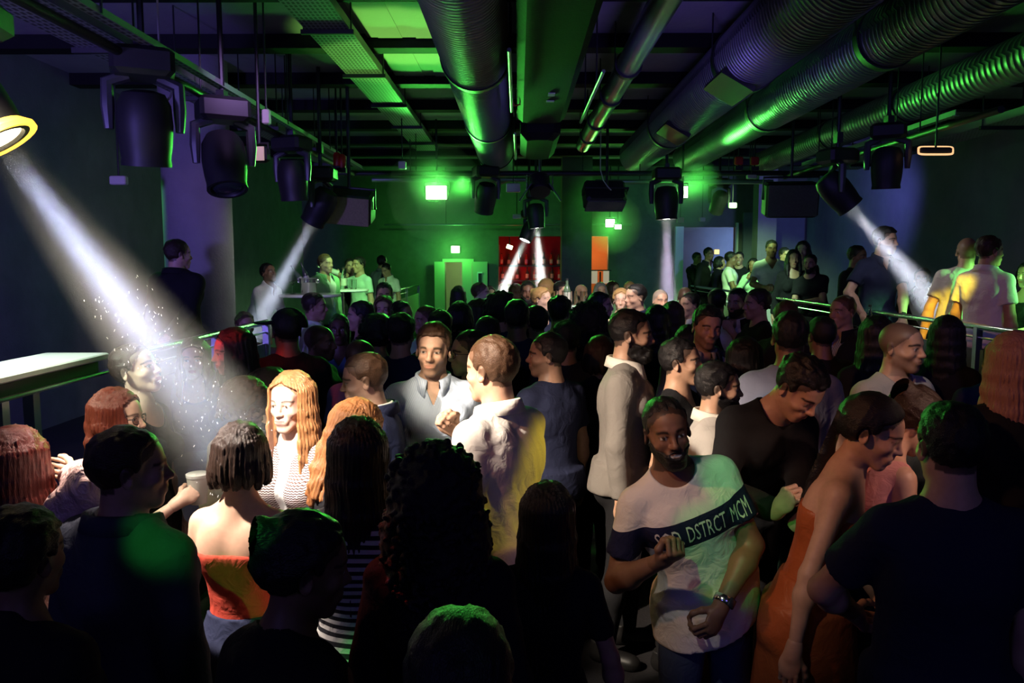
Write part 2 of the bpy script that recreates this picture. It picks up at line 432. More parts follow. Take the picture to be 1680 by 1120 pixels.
ARMS = {   # wrist target in chest space for the +X arm, elbow hint, hand pose, palm direction
    'down':  ((.245, .00, .885), (.4, .5, 0), 'relaxed', (-1, -.2, 0)),
    'loose': ((.27, -.09, .90), (.5, .6, 0), 'relaxed', (-1, .1, 0)),
    'hold':  ((.13, -.30, 1.13), (.6, .3, -.6), 'grip', (-1, .2, 0)),
    'drink': ((.16, -.27, 1.27), (.7, .1, -.7), 'grip', (-1, .2, 0)),
    'belly': ((-.03, -.215, 1.10), (.8, .1, -.5), 'relaxed', (0, 1, .2)),
    'chest': ((.03, -.22, 1.26), (.8, .1, -.6), 'fist', (-.3, 1, 0)),
    'chin':  ((.045, -.195, 1.43), (.6, -.2, -.9), 'fist', (-.4, .8, .2)),
    'raise': ((.27, -.30, 1.56), (.7, -.1, -.7), 'open', (-.2, -1, 0)),
    'high':  ((.26, -.16, 1.82), (.9, .2, 0), 'open', (0, -1, 0)),
    'hip':   ((.20, .02, 1.03), (1, .6, 0), 'fist', (-1, 0, 0)),
    'back':  ((.04, .19, 1.00), (.9, .5, -.1), 'relaxed', (0, -1, 0)),
    'pocket':((.19, -.06, .93), (.8, .6, 0), 'relaxed', (-1, 0, 0)),
    'rail':  ((.20, -.34, 1.00), (.7, .4, -.2), 'fist', (0, .2, -1)),
    'out':   ((.47, -.27, 1.18), (.5, .4, -.7), 'open', (-.3, -.2, 1)),
    'cross': ((-.10, -.21, 1.20), (.7, -.1, -.7), 'relaxed', (-.2, 1, 0)),
    'hug':   ((-.05, -.38, 1.36), (.8, -.1, -.3), 'relaxed', (-.4, .9, 0)),
}
SKIN = {'pale': (.66, .43, .33), 'light': (.56, .34, .24), 'tan': (.43, .25, .165), 'brown': (.22, .115, .07), 'dark': (.10, .052, .034)}
HAIRC = {'black': (.010, .009, .010), 'darkbrown': (.026, .014, .010), 'brown': (.07, .035, .018), 'ginger': (.26, .075, .022), 'auburn': (.115, .020, .010), 'darkred': (.085, .011, .007),
         'blond': (.42, .25, .10), 'grey': (.25, .24, .23), 'rose': (.30, .15, .11), 'redblond': (.36, .15, .055)}

def unit(v):
    v = np.asarray(v, float); return v / (np.linalg.norm(v) + 1e-12)

def ik(S, W, hint, l1, l2):
    d = W - S; L = np.linalg.norm(d)
    mx = (l1 + l2) * .995
    if L > mx: W = S + d / L * mx; d = W - S; L = mx
    L = max(L, .09)
    a = (l1 * l1 - l2 * l2 + L * L) / (2 * L); hgt = math.sqrt(max(l1 * l1 - a * a, 0))
    u = unit(d); h = np.asarray(hint, float); h = h - u * (h @ u)
    return S + u * a + unit(h) * hgt, W

def cone_cut(g, F, a, b, r1, r2, k=.03, flat=True):
    """tapered capsule whose far end is cut flat"""
    a = np.asarray(a, float); b = np.asarray(b, float); R = max(r1, r2) + MARG
    q = g.sub(np.minimum(a, b) - R, np.maximum(a, b) + R)
    if q is None: return
    s, X, Y, Z = q; d = b - a; L = math.sqrt(float(d @ d)); d = d / L
    px, py, pz = X - f32(a[0]), Y - f32(a[1]), Z - f32(a[2])
    t = px * f32(d[0]) + py * f32(d[1]) + pz * f32(d[2]); tc = np.clip(t, 0, L)
    dist = np.sqrt((px - tc * f32(d[0])) ** 2 + (py - tc * f32(d[1])) ** 2 + (pz - tc * f32(d[2])) ** 2) - (f32(r1) + tc * f32((r2 - r1) / L))
    if flat: dist = np.maximum(dist, t - f32(L))
    F[s] = smin(F[s], dist, k)

REPORT = []

def make_person(label, px, py, Y, yaw=0, sex='m', floor=0.0, lod=1, head=(0, 0, 0), lean=(0, 0, 0), L='down', R='down', skin='light',
                hair='short', hc='darkbrown', top='tee', tc=None, bottom='trousers', bc=None, beard=None, face='', stout=1.0, glasses=False,
                group=None, cap=None, H=None, shoes=None, seed=None, extra=None, ears=True, shirt2=None, twist=0):
    """px, py: pixel of the top of the head; Y: distance from the camera; yaw 0 faces the camera, 90 faces image right, 180 away"""
    pid = len(REPORT); seed = pid if seed is None else seed
    q = LOD[lod]; fem = sex == 'f'
    P = np.array([0, 0, .99])
    RU = rot('z', twist) @ rot('y', lean[1]) @ rot('x', lean[0])
    up = lambda p: RU @ (np.asarray(p, float) - P) + P
    RH = rot('z', head[0]) @ rot('y', head[2]) @ rot('x', head[1])
    npv = up((0, .012, 1.515))
    HC = npv + RH @ np.array([0, -.026, .148])
    crown = HC + RH @ np.array([0, .02, .02]); ztop = crown[2] + .103
    # --- place and scale
    wt = pix(px, py, Y)
    s = (wt[2] - floor) / ztop
    if H: s = H / 1.78
    REPORT.append((pid, round(s * 1.78, 2), label))
    wid = (.90 if fem else 1.0) * stout
    # --- joints
    sx = (.146 if fem else .170) * (1 + (stout - 1) * .5)
    hx = .088
    joints = {}
    J = []
    for sd, spec in ((1, L), (-1, R)):
        if isinstance(spec, str): w, hint, hp, palm = ARMS[spec]; spec = {}
        else:
            base = ARMS[spec.get('base', 'down')]
            w, hint, hp, palm = spec.get('w', base[0]), spec.get('hint', base[1]), spec.get('hand', base[2]), spec.get('palm', base[3])
        m = np.array([sd, 1, 1.0])
        S = up(np.array([sx, .012, 1.425]) * m); W = up(np.asarray(w, float) * m)
        hv = RU @ (np.asarray(hint, float) * m); pv = RU @ (np.asarray(palm, float) * m)
        E, W = ik(S, W, hv, .288, .252)
        fd = unit(W - E)
        hd = unit(RU @ (np.asarray(spec['hd'], float) * m)) if 'hd' in spec else fd
        joints[sd] = (S, E, W, hd, unit(pv), hp); J += [S, E, W, W + hd * .2]
    hips = [np.array([hx, .0, .93]), np.array([-hx, .0, .93])]
    st = .105 + .02 * ((seed * 37) % 5) / 5
    dy = .03 * (((seed * 13) % 7) / 3.5 - 1)
    knees = [np.array([st, -.02 + dy, .50]), np.array([-st, -.02 - dy, .50])]
    ank = [np.array([st + .01, .035 + dy * 1.5, .085]), np.array([-st - .01, .035 - dy * 1.5, .085])]
    A = np.array(J + knees + ank + hips + [HC, HC + [0, 0, .16], HC - [0, 0, .1]])
    lo = A.min(0) - .16; hi = A.max(0) + .16; lo[2] = 0.03
    hi[2] = max(hi[2], HC[2] + .17); lo[0] = min(lo[0], -.30); hi[0] = max(hi[0], .30); lo[1] = min(lo[1], -.24); hi[1] = max(hi[1], .24)
    r = .128
    zb = HC[2] - .175
    az = axis(lo[2], .80, None, q['hz'])[:-1] + axis(.80, hi[2], [(zb, HC[2] + .135)], q['h'], q['hf'])
    g = Grid(axis(lo[0], hi[0], [(HC[0] - r, HC[0] + r)], q['h'], q['hf']), axis(lo[1], hi[1], [(HC[1] - r, HC[1] + r)], q['h'], q['hf']), az)
    # --- field groups
    torso = g.new()
    cw = (.142 if fem else .165) * stout; cd = (.104 if fem else .118) * stout
    ww = (.118 if fem else .148) * stout; wd = (.090 if fem else .108) * stout
    pw = (.166 if fem else .160) * stout; pd = (.122 if fem else .115) * stout
    add_ell(g, torso, (0, .006, .955), (pw, pd, .135), k=.05)
    add_ell(g, torso, (P + up((0, 0, 1.10))) / 2 + [0, 0, .055], (ww, wd, .15), R=RU, k=.06)
    add_ell(g, torso, up((0, .006, 1.295)), (cw, cd, .185), R=RU, k=.06)
    for sd in (1, -1):
        add_cone(g, torso, up((0, .012, 1.435)), up((sd * (sx - .012), .012, 1.420)), .060 * wid, .052 * wid, k=.05)
        add_cone(g, torso, up((sd * .02, .014, 1.50)), up((sd * (sx - .05), .016, 1.448)), .046, .030, k=.05)
        add_ell(g, torso, up((sd * .07, .07, 1.35)), (.075 * wid, .045, .095), R=RU, k=.05)
        if fem: add_ell(g, torso, up((sd * .066, -.088, 1.285)), (.058, .056, .060), R=RU, k=.03)
        else: add_ell(g, torso, up((sd * .075, -.07, 1.345)), (.082 * wid, .05, .065), R=RU, k=.05)
        add_ell(g, torso, (sd * .075, .075, .90), (.085 * stout, .075, .095), k=.04)
    if stout > 1.12: add_ell(g, torso, up((0, -.06, 1.09)), (.13, .10, .13), R=RU, k=.06)
    arms = {}; fores = {}
    for sd in (1, -1):
        S, E, W, hd, pv, hp = joints[sd]
        U = g.new(); Fo = g.new()
        k = .80 if fem else 1.0; k *= (1 + (stout - 1) * .4)
        add_cone(g, U, S, E, .052 * k, .039 * k, k=.03)
        mid = E + (W - E) * .3
        add_cone(g, Fo, E, mid, .041 * k, .043 * k, k=.03); add_cone(g, Fo, mid, W, .043 * k, .0275 * k, k=.03)
        arms[sd] = U; fores[sd] = Fo
    legs = g.new()
    kk = (1.02 if fem else 1.0) * (1 + (stout - 1) * .6)
    for i in (0, 1):
        add_cone(g, legs, hips[i], knees[i], .086 * kk, .056, k=.04)
        add_cone(g, legs, knees[i], knees[i] + (ank[i] - knees[i]) * .35 + [0, .015, 0], .054, .056, k=.03)
        add_cone(g, legs, knees[i] + (ank[i] - knees[i]) * .35 + [0, .015, 0], ank[i], .054, .036, k=.03)
    nh = g.new()
    nr = (.050 if fem else .060) * (1 + (stout - 1) * .4)
    add_cone(g, nh, up((0, .018, 1.455)), HC + RH @ np.array([0, .022, -.055]), nr * 1.10, nr * .96, k=.03)
    qd = g.sub(HC - .21, HC + .21)
    sl, X, Yg, Z = qd
    rel = [X - f32(HC[0]), Yg - f32(HC[1]), Z - f32(HC[2])]
    hl = [rel[0] * f32(RH[0, i]) + rel[1] * f32(RH[1, i]) + rel[2] * f32(RH[2, i]) for i in range(3)]
    hk = ('f' if fem else 'm') + (' smile' if 'smile' in face else '')
    nh[sl] = smin(nh[sl], sample_head(hk, *hl).astype(f32), .018)
    body = smin(torso, nh, .035)
    for sd in (1, -1): body = smin(smin(body, arms[sd], .035), fores[sd], .02)
    body = smin(body, legs, .05)
    V, Q = surface_net(g, body)
    nb = len(V)
    hands = {}
    for sd in (1, -1):
        S, E, W, hd, pv, hp = joints[sd]
        hv, hq = hand_mesh(hp, lod)
        Zl = -hd; Yl = -pv; Yl = unit(Yl - Zl * (Yl @ Zl)); Xl = np.cross(Yl, Zl)
        M = np.stack([Xl, Yl, Zl], 1)
        k = .90 if fem else 1.0
        hv2 = hv * np.array([sd, 1, 1]) * k
        pts = hv2 @ M.T + W + hd * .012
        Q = np.concatenate([Q, (hq if sd == 1 else hq[:, ::-1]) + len(V)]); V = np.concatenate([V, pts])
        hands[sd] = (W + hd * .105 * k + unit(pv) * .034, M, W)
    # --- skin colour, lips, eyes, brows, stubble
    sk = np.array(SKIN[skin]); col = np.tile(sk, (len(V), 1))
    h = (V - HC) @ RH
    near = (np.abs(h) < .2).all(1)
    def blend(mask, c):
        nonlocal col
        mask = np.clip(mask, 0, 1)[:, None] * near[:, None]
        col = col * (1 - mask) + np.array(c) * mask
    def ell(c, r): return np.sqrt((((h - np.array(c)) / np.array(r)) ** 2).sum(1))
    front = h[:, 1] < -.05
    w_ = np.exp(-(ell((0, -.085, -.02), (.06, .04, .05))) ** 2) * .35
    blend(w_, sk * np.array([1.05, .80, .75]))
    if hair in ('buzz', 'short', 'fade', 'receding') or beard:
        hd_ = np.array(HAIRC[hc])
    hcol = np.array(HAIRC[hc])
    if hair != 'bald':
        scalp = ((h[:, 2] > .045 - np.clip(h[:, 1] + .05, 0, .12) * .9) & (h[:, 1] > -.076 + np.clip(.085 - h[:, 2], 0, .2) * .5)) | ((h[:, 1] > .045) & (h[:, 2] > -.055))
        blend(scalp * (.75 if hair == 'buzz' else .9), hcol * .8 + sk * .08)
    sm = 'smile' in face
    lipc = sk * np.array([.84, .64, .62]) if not fem else np.array([sk[0] * .82, sk[1] * .38, sk[2] * .42])
    blend((np.minimum(ell((0, -.095, -.0622), (.0245, .018, .0046)), ell((0, -.094, -.0728), (.0205, .018, .0052))) < 1.05) * 1.0, lipc)
    if sm: blend((ell((0, -.094, -.0685), (.0255, .016, .0052)) < 1) * 1.0, (.75, .72, .66))
    for sd in (1, -1):
        ec = np.array([sd * .0315, -.0755, -.001])
        de = np.linalg.norm(h - ec, axis=1)
        shut = 'shut' in face
        if lod < 2 and not shut:
            em = (de < .0139) & (h[:, 1] < -.080) & (np.abs(h[:, 2] + .001) < .0058)
            blend(em * 1.0, (.62, .58, .54))
            blend((np.sqrt((h[:, 0] - ec[0]) ** 2 + (h[:, 2] + .001) ** 2) < .0062) * em * 1.0, (.03, .018, .012))
        blend(np.exp(-((h[:, 2] - .0055 + np.abs(h[:, 0] - ec[0]) ** 2 * 18) / .0022) ** 2) * (np.abs(h[:, 0] - ec[0]) < .016) * front * (.85 if lod < 2 else .5), hcol * .6 if fem else sk * .35)
        bz = .0215 - (np.abs(h[:, 0]) - .030) ** 2 * 14 + (.002 if fem else 0)
        blend(np.exp(-((h[:, 2] - bz) / (.0034 if fem else .0048)) ** 2) * (np.abs(np.abs(h[:, 0]) - .033) < .0185) * front * .9, np.minimum(hcol, .05) * 1.0)
    if beard:
        sg = lambda v, w0: np.clip(.5 + v / w0, 0, 1)
        line = -.026 + np.clip(h[:, 1], -.12, .02) * .34
        bm = sg(line - h[:, 2], .014) * sg(.014 - h[:, 1], .012) * (h[:, 2] > -.14) * sg(ell((0, -.097, -.0675), (.023, .03, .0105)) - 1, .5)
        mo = sg(1 - ell((0, -.10, -.052), (.027, .03, .0065)), .5)
        blend(np.maximum(bm, mo) * {'stubble': .45, 'short': .85, 'full': .95}[beard], hcol * .9 + sk * .05)
    V = V * s
    wl = np.array([wt[0], wt[1]])
    RZ = rot('z', yaw)
    cw_ = RZ @ (crown * s)
    loc = (wl[0] - cw_[0], wl[1] - cw_[1], floor)
    me = mesh_from('person', V, Q, MAT('skin'), attrs={'Col': col})
    ob = link('person', me)
    ob.location = loc; ob.rotation_euler = (0, 0, math.radians(yaw))
    ob['label'] = label; ob['category'] = 'person'
    if group: ob['group'] = group
    # --- clothes
    def child(name, F, mat, matidx=None, parent=None, rest=True):
        v, qd_ = surface_net(g, F)
        if len(v) == 0: return None
        u = (v - P) @ RU + P
        o = link(name, mesh_from(name, v * s, qd_, mat, attrs={'rest': u}), parent or ob)
        return o
    X, Yg, Z = g.ax[:, None, None], g.ay[None, :, None], g.az[None, None, :]
    def restc():
        a, b, c = X - f32(P[0]), Yg - f32(P[1]), Z - f32(P[2])
        return [a * f32(RU[0, i]) + b * f32(RU[1, i]) + c * f32(RU[2, i]) + f32(P[i]) for i in range(3)]
    ux, uy, uz = restc()
    def carve(F, c, r, k=.012):
        d = ell_dist(ux - f32(c[0]), uy - f32(c[1]), uz - f32(c[2]), r)
        return smax(F, -d, k)
    def garment(t, sleeves, hem, neck, wr=.005, fr=24, collar_v=0, open_front=0, loose=0.0, tucked=False):
        F = torso - f32(t)
        if loose: F = F - f32(loose) * np.clip((1.25 - uz) / .35, 0, 1)
        k = .82 if fem else 1.0; k *= (1 + (stout - 1) * .4)
        for sd in (1, -1):
            S, E, W, hd, pv, hp = joints[sd]
            if sleeves == 'short':
                e = S + (E - S) * .66
                T = g.new(); cone_cut(g, T, S, e, .052 * k + t * .6, .048 * k + t * 1.0 + .003, k=.02); F = smin(F, T, .03)
            elif sleeves in ('long', 'rolled', 'half'):
                pf = .030 if tc == 'satin_peach' else 0
                T = g.new(); add_cone(g, T, S, E, .052 * k + t * .8 + pf, .043 * k + t * .9 + pf, k=.02)
                f = {'long': .97, 'rolled': .35, 'half': .05}[sleeves]
                cone_cut(g, T, E, E + (W - E) * f, .044 * k + t + pf, (.044 + (.030 - .044) * f) * k + t * .9 + .002, k=.02); F = smin(F, T, .045)
        n = folds(ux, uy * 1.2, uz * .8, seed, fr)
        F = F + f32(wr) * n + f32(wr * .6) * folds(ux, uy, uz, seed + 3, fr * 2.1)
        if hem is not None and not tucked:
            T = np.sqrt(X ** 2 + ((Yg - f32(.006)) * f32(1.16)) ** 2) - f32(pw + t + .018)
            F = smin(F, np.maximum(np.maximum(T, f32(hem) - uz), uz - f32(1.02)) + f32(wr * .8) * n, .05)
        if hem is not None: F = smax(F, f32(hem) - uz, .008)
        if neck == 'crew': F = carve(F, (0, -.012, 1.535), (.082, .098, .075))
        elif neck == 'v':
            F = carve(F, (0, -.008, 1.535), (.080, .094, .072)); F = smax(F, -np.maximum(np.abs(ux) * 1.0 - (uz - f32(1.375)) * f32(.62), uy + f32(.02)), .008)
        elif neck == 'collar':
            F = carve(F, (0, -.006, 1.545), (.074, .088, .072)); F = smax(F, -np.maximum(np.abs(ux) - (uz - f32(1.40)) * f32(.42), uy + f32(.02)), .006)
        elif neck == 'scoop': F = carve(F, (0, -.06, 1.50), (.10, .13, .105))
        elif neck == 'low': F = carve(F, (0, -.02, 1.50), (.12, .19, .085))
        elif neck == 'strapless': F = smax(F, uz - f32(1.345) - f32(.0) , .01)
        elif neck == 'backless':
            F = smax(F, -np.maximum(np.abs(ux) - f32(.10), np.maximum(-uy - f32(.0), f32(1.16) - uz)), .012); F = carve(F, (0, -.03, 1.52), (.10, .13, .10))
        elif neck == 'turtle': pass
        if open_front: F = smax(F, -np.maximum(np.abs(ux) - np.maximum((uz - f32(1.08)) * f32(open_front), f32(.004)), uy + f32(.03)), .006)
        return F
    tcol = tc
    made = {}
    def collar(mat, size=1.0, name='collar', open_=22):
        """a turned-down shirt collar built in chest space"""
        n = 34; rows = []; th0 = math.radians(open_)
        for i in range(n + 1):
            a = -math.pi / 2 + th0 + (2 * math.pi - 2 * th0) * i / n
            fr_ = abs(i / n - .5) * 2
            tip = max(0, (fr_ - .72) / .28)
            rx, ry = .073 * size * wid ** .5, .079 * size
            c = np.array([0, .010, 1.516 - .036 * fr_ ** 2])
            d = np.array([math.cos(a) * rx, math.sin(a) * ry, 0]); o = np.array([math.cos(a), math.sin(a), 0])
            prof = [c + d * .98 + [0, 0, -.006], c + d * .97 + [0, 0, .034], c + d * 1.0 + o * .004 + [0, 0, .041], c + d + o * .014 + [0, 0, .036],
                    c + d + o * (.026 + .012 * tip) + [0, 0, -.010 - .034 * tip], c + d + o * (.022 + .010 * tip) + [0, 0, -.012 - .034 * tip], c + d + o * .006 + [0, 0, .028]]
            rows.append([up(p) for p in prof])
        Vc = np.array(rows).reshape(-1, 3); m = 7; Qc = []
        for i in range(n):
            for j in range(m):
                j2 = (j + 1) % m
                Qc.append((i * m + j, (i + 1) * m + j, (i + 1) * m + j2, i * m + j2))
        Qc.append(tuple(range(m))); Qc.append(tuple(reversed(range(n * m, (n + 1) * m))))
        u = (Vc - P) @ RU + P
        return link(name, mesh_from(name, Vc * s, Qc, mat, attrs={'rest': u}), ob)
    if top in ('tee', 'vtee', 'tank', 'sweat'):
        sl_ = {'tee': 'short', 'vtee': 'short', 'tank': None, 'sweat': 'long'}[top]
        F = garment(.012 if top != 'sweat' else .018, sl_, .86, {'tee': 'crew', 'vtee': 'v', 'tank': 'scoop', 'sweat': 'crew'}[top], loose=.012)
        made['top'] = child({'tee': 't_shirt', 'vtee': 't_shirt', 'tank': 'tank_top', 'sweat': 'sweater'}[top], F, MAT(tc))
    elif top in ('shirt', 'shirt_s', 'shirt_r', 'polo'):
        F = garment(.014, {'shirt': 'long', 'shirt_s': 'short', 'shirt_r': 'rolled', 'polo': 'short'}[top], .88 if top != 'polo' else .86, 'collar', wr=.0062, fr=27, loose=.016)
        made['top'] = child('shirt' if top != 'polo' else 'polo_shirt', F, MAT(tc))
        made['collar'] = collar(MAT(shirt2 or tc))
    elif top in ('jacket', 'suit', 'denim'):
        Fs = garment(.008, None, .95, 'collar' if top != 'denim' else 'crew', wr=.002, tucked=True)
        made['shirt'] = child('shirt', Fs, MAT(shirt2 or 'cloth_white'))
        F = garment(.024, 'long', .80 if top == 'suit' else .88, 'crew', wr=.006, fr=20, open_front=.33 if top == 'suit' else .24, loose=.012)
        made['top'] = child('jacket', F, MAT(tc))
        if top == 'suit': collar(MAT(shirt2 or 'cloth_white'), .98); made['collar'] = collar(MAT(tc), 1.22, 'jacket_collar', 40)
        else: made['collar'] = collar(MAT(tc), 1.22, 'jacket_collar', 34)
    elif top in ('dress', 'straps', 'backless', 'strapless', 'blouse', 'blouse_s'):
        neck = {'dress': 'scoop', 'straps': 'low', 'backless': 'backless', 'strapless': 'strapless', 'blouse': 'scoop', 'blouse_s': 'v'}[top]
        F = garment(.007 if top not in ('blouse',) else (.026 if tc == 'satin_peach' else .016), {'blouse': 'long', 'blouse_s': None, 'dress': 'short'}.get(top), 1.01 if 'skirt' in bottom else .90, neck, wr=.003 if top != 'blouse' else (.013 if tc == 'satin_peach' else .008), loose=.0 if top != 'blouse' else .02, tucked=True)
        made['top'] = child('blouse' if 'blouse' in top else ('dress' if bottom == 'skirt' and bc is None else 'top'), F, MAT(tc))
    if bottom == 'trousers' or bottom == 'jeans':
        F = smin(torso - f32(.010), legs - f32(.013), .03)
        F = F + f32(.005) * folds(X, Yg, Z * .6, seed + 1, 20)
        F = smax(F, Z - f32(1.00), .006); F = np.maximum(F, f32(.055) - Z)
        made['bottom'] = child('jeans' if bottom == 'jeans' else 'trousers', F, MAT(bc or 'cloth_black'))
    elif bottom in ('skirt', 'longskirt'):
        zh = .52 if bottom == 'skirt' else .12
        rr = f32(.180) + (f32(1.0) - Z) * f32(.10 if bottom == 'skirt' else .13)
        ang = np.arctan2(X, Yg)
        d = np.sqrt(X ** 2 + (Yg * 1.12) ** 2) - rr + f32(.006) * np.sin(ang * 11 + seed) * np.clip(1 - Z, 0, 1)
        F = np.maximum(np.maximum(d, Z - f32(1.0)), f32(zh) - Z)
        F = smin(F, np.maximum(np.maximum(torso - f32(.016), f32(.85) - Z), Z - f32(1.10)), .03)
        made['bottom'] = child('skirt', F, MAT(bc or tc))
    # --- shoes
    if floor == 0 or True:
        for i in (0, 1):
            gs = Grid(np.arange(-.062, .0621, .010), np.arange(-.22, .1001, .010), np.arange(-.012, .150, .009))
            F = gs.new(); add_cone(gs, F, (0, .045, .040), (0, -.14, .030), .042, .040, k=.03); add_ell(gs, F, (0, -.10, .03), (.045, .085, .034), k=.03)
            add_cone(gs, F, (0, .035, .05), (0, .03, .115), .041, .045, k=.03)
            F = np.maximum(F, f32(.0) - gs.az[None, None, :])
            F = np.maximum(F, gs.az[None, None, :] - f32(.115))
            v, qd_ = surface_net(gs, F)
            a = rot('z', (18 if i == 0 else -18))
            v = v @ a.T + np.array([ank[i][0], ank[i][1] - .0, 0])
            o = link('shoe', mesh_from('shoe', v * s, qd_, MAT(shoes or 'shoe_black'), attrs={'rest': v}), ob)
    # --- hair
    if hair not in ('bald', 'buzz', None):
        hh = q['hair']
        made['hair'] = build_hair(ob, hair, hcol, hc, HC, RH, s, hh, seed, fem)
    if beard in ('short', 'full'):
        gb = Grid(np.arange(-.08, .081, q['hair'] * .8), np.arange(-.135, .03, q['hair'] * .8), np.arange(-.165, -.02, q['hair'] * .8))
        bx, by, bz = gb.ax[:, None, None], gb.ay[None, :, None], gb.az[None, None, :]
        Fh = sample_head(hk, bx + 0 * by + 0 * bz, by + 0 * bx + 0 * bz, bz + 0 * bx + 0 * by)
        t = .005 if beard == 'short' else .012
        F = Fh - f32(t) * (1 + .25 * folds(bx, by, bz, seed, 260, 3)) - f32(t * .8) * np.clip((-.085 - bz) / .03, 0, 1)
        F = smax(F, bz + f32(.030) - by * f32(.34) + f32(.003) * folds(bx, by, bz, seed + 2, 150, 3), .010)
        for sd in (1, -1): add_cone(gb, F, (0, -.1015, -.0505), (sd * .027, -.088, -.066), .0045, .0045, k=.006)
        F = smax(F, -ell_dist(bx, by + f32(.10), bz + f32(.0675), (.020, .03, .0085)), .004)
        F = smax(F, by - f32(.010) + (bz + f32(.06)) * f32(.25), .006); 
        v, qd_ = surface_net(gb, F)
        if len(v): link('beard', mesh_from('beard', (v @ RH.T + HC) * s, qd_, hair_mat(hc), attrs={'rest': v * [1, 1, .4]}), ob)
    if glasses:
        Vg, Qg = [], []
        def tube(pts, r_, closed):
            n0 = len(Vg); m_ = 6; n_ = len(pts)
            for i, p in enumerate(pts):
                a = np.array(pts[(i - 1) % n_] if closed or i else pts[i]); b = np.array(pts[(i + 1) % n_] if closed or i < n_ - 1 else pts[i])
                t_ = unit(b - a); u_ = unit(np.cross(t_, [0.3, .2, .9])); w_2 = np.cross(t_, u_)
                for j in range(m_): Vg.append(np.array(p) + r_ * (u_ * math.cos(j * math.pi / 3) + w_2 * math.sin(j * math.pi / 3)))
            for i in range(n_ if closed else n_ - 1):
                for j in range(m_):
                    i2 = (i + 1) % n_; j2 = (j + 1) % m_
                    Qg.append((n0 + i * m_ + j, n0 + i * m_ + j2, n0 + i2 * m_ + j2, n0 + i2 * m_ + j))
        for sd in (1, -1):
            tube([(sd * .033 + .024 * math.cos(a), -.100 + .010 * abs(math.cos(a)) , -.003 + .019 * math.sin(a)) for a in np.linspace(0, 6.283, 17)[:-1]], .0018, True)
            tube([(sd * .057, -.092, .004), (sd * .075, -.05, .004), (sd * .081, .01, .000)], .0018, False)
        tube([(-.010, -.106, .003), (0, -.109, .006), (.010, -.106, .003)], .0018, False)
        link('eyeglasses', mesh_from('eyeglasses', (np.array(Vg) @ RH.T + HC) * s, Qg, MAT('plastic_black')), ob)
    if cap:
        gc = Grid(np.arange(-.11, .111, .007), np.arange(-.21, .13, .007), np.arange(-.0, .15, .007))
        F = gc.new(); add_ell(gc, F, (0, .018, .032), (.088, .108, .104), k=.01)
        F = np.maximum(F, f32(.045) - gc.az[None, None, :] - gc.ay[None, :, None] * f32(.25))
        F2 = gc.new(); add_ell(gc, F2, (0, -.09, .048), (.078, .10, .010), k=.01); F2 = np.maximum(F2, gc.ay[None, :, None] + f32(.05)); F = smin(F, F2, .006)
        v, qd_ = surface_net(gc, F)
        RB = rot('z', cap if isinstance(cap, (int, float)) and cap is not True else 0)
        link('cap', mesh_from('cap', (v @ RB.T @ RH.T + HC) * s, qd_, MAT('cloth_black'), attrs={'rest': v}), ob)
    W = lambda p: np.array(loc) + RZ @ (np.asarray(p) * s)
    info = dict(ob=ob, s=s, W=W, RZ=RZ, up=up, RU=RU, HC=HC, RH=RH, P=P, hand={sd: (W(hands[sd][0]), RZ @ hands[sd][1], W(hands[sd][2])) for sd in (1, -1)}, **made)
    return info

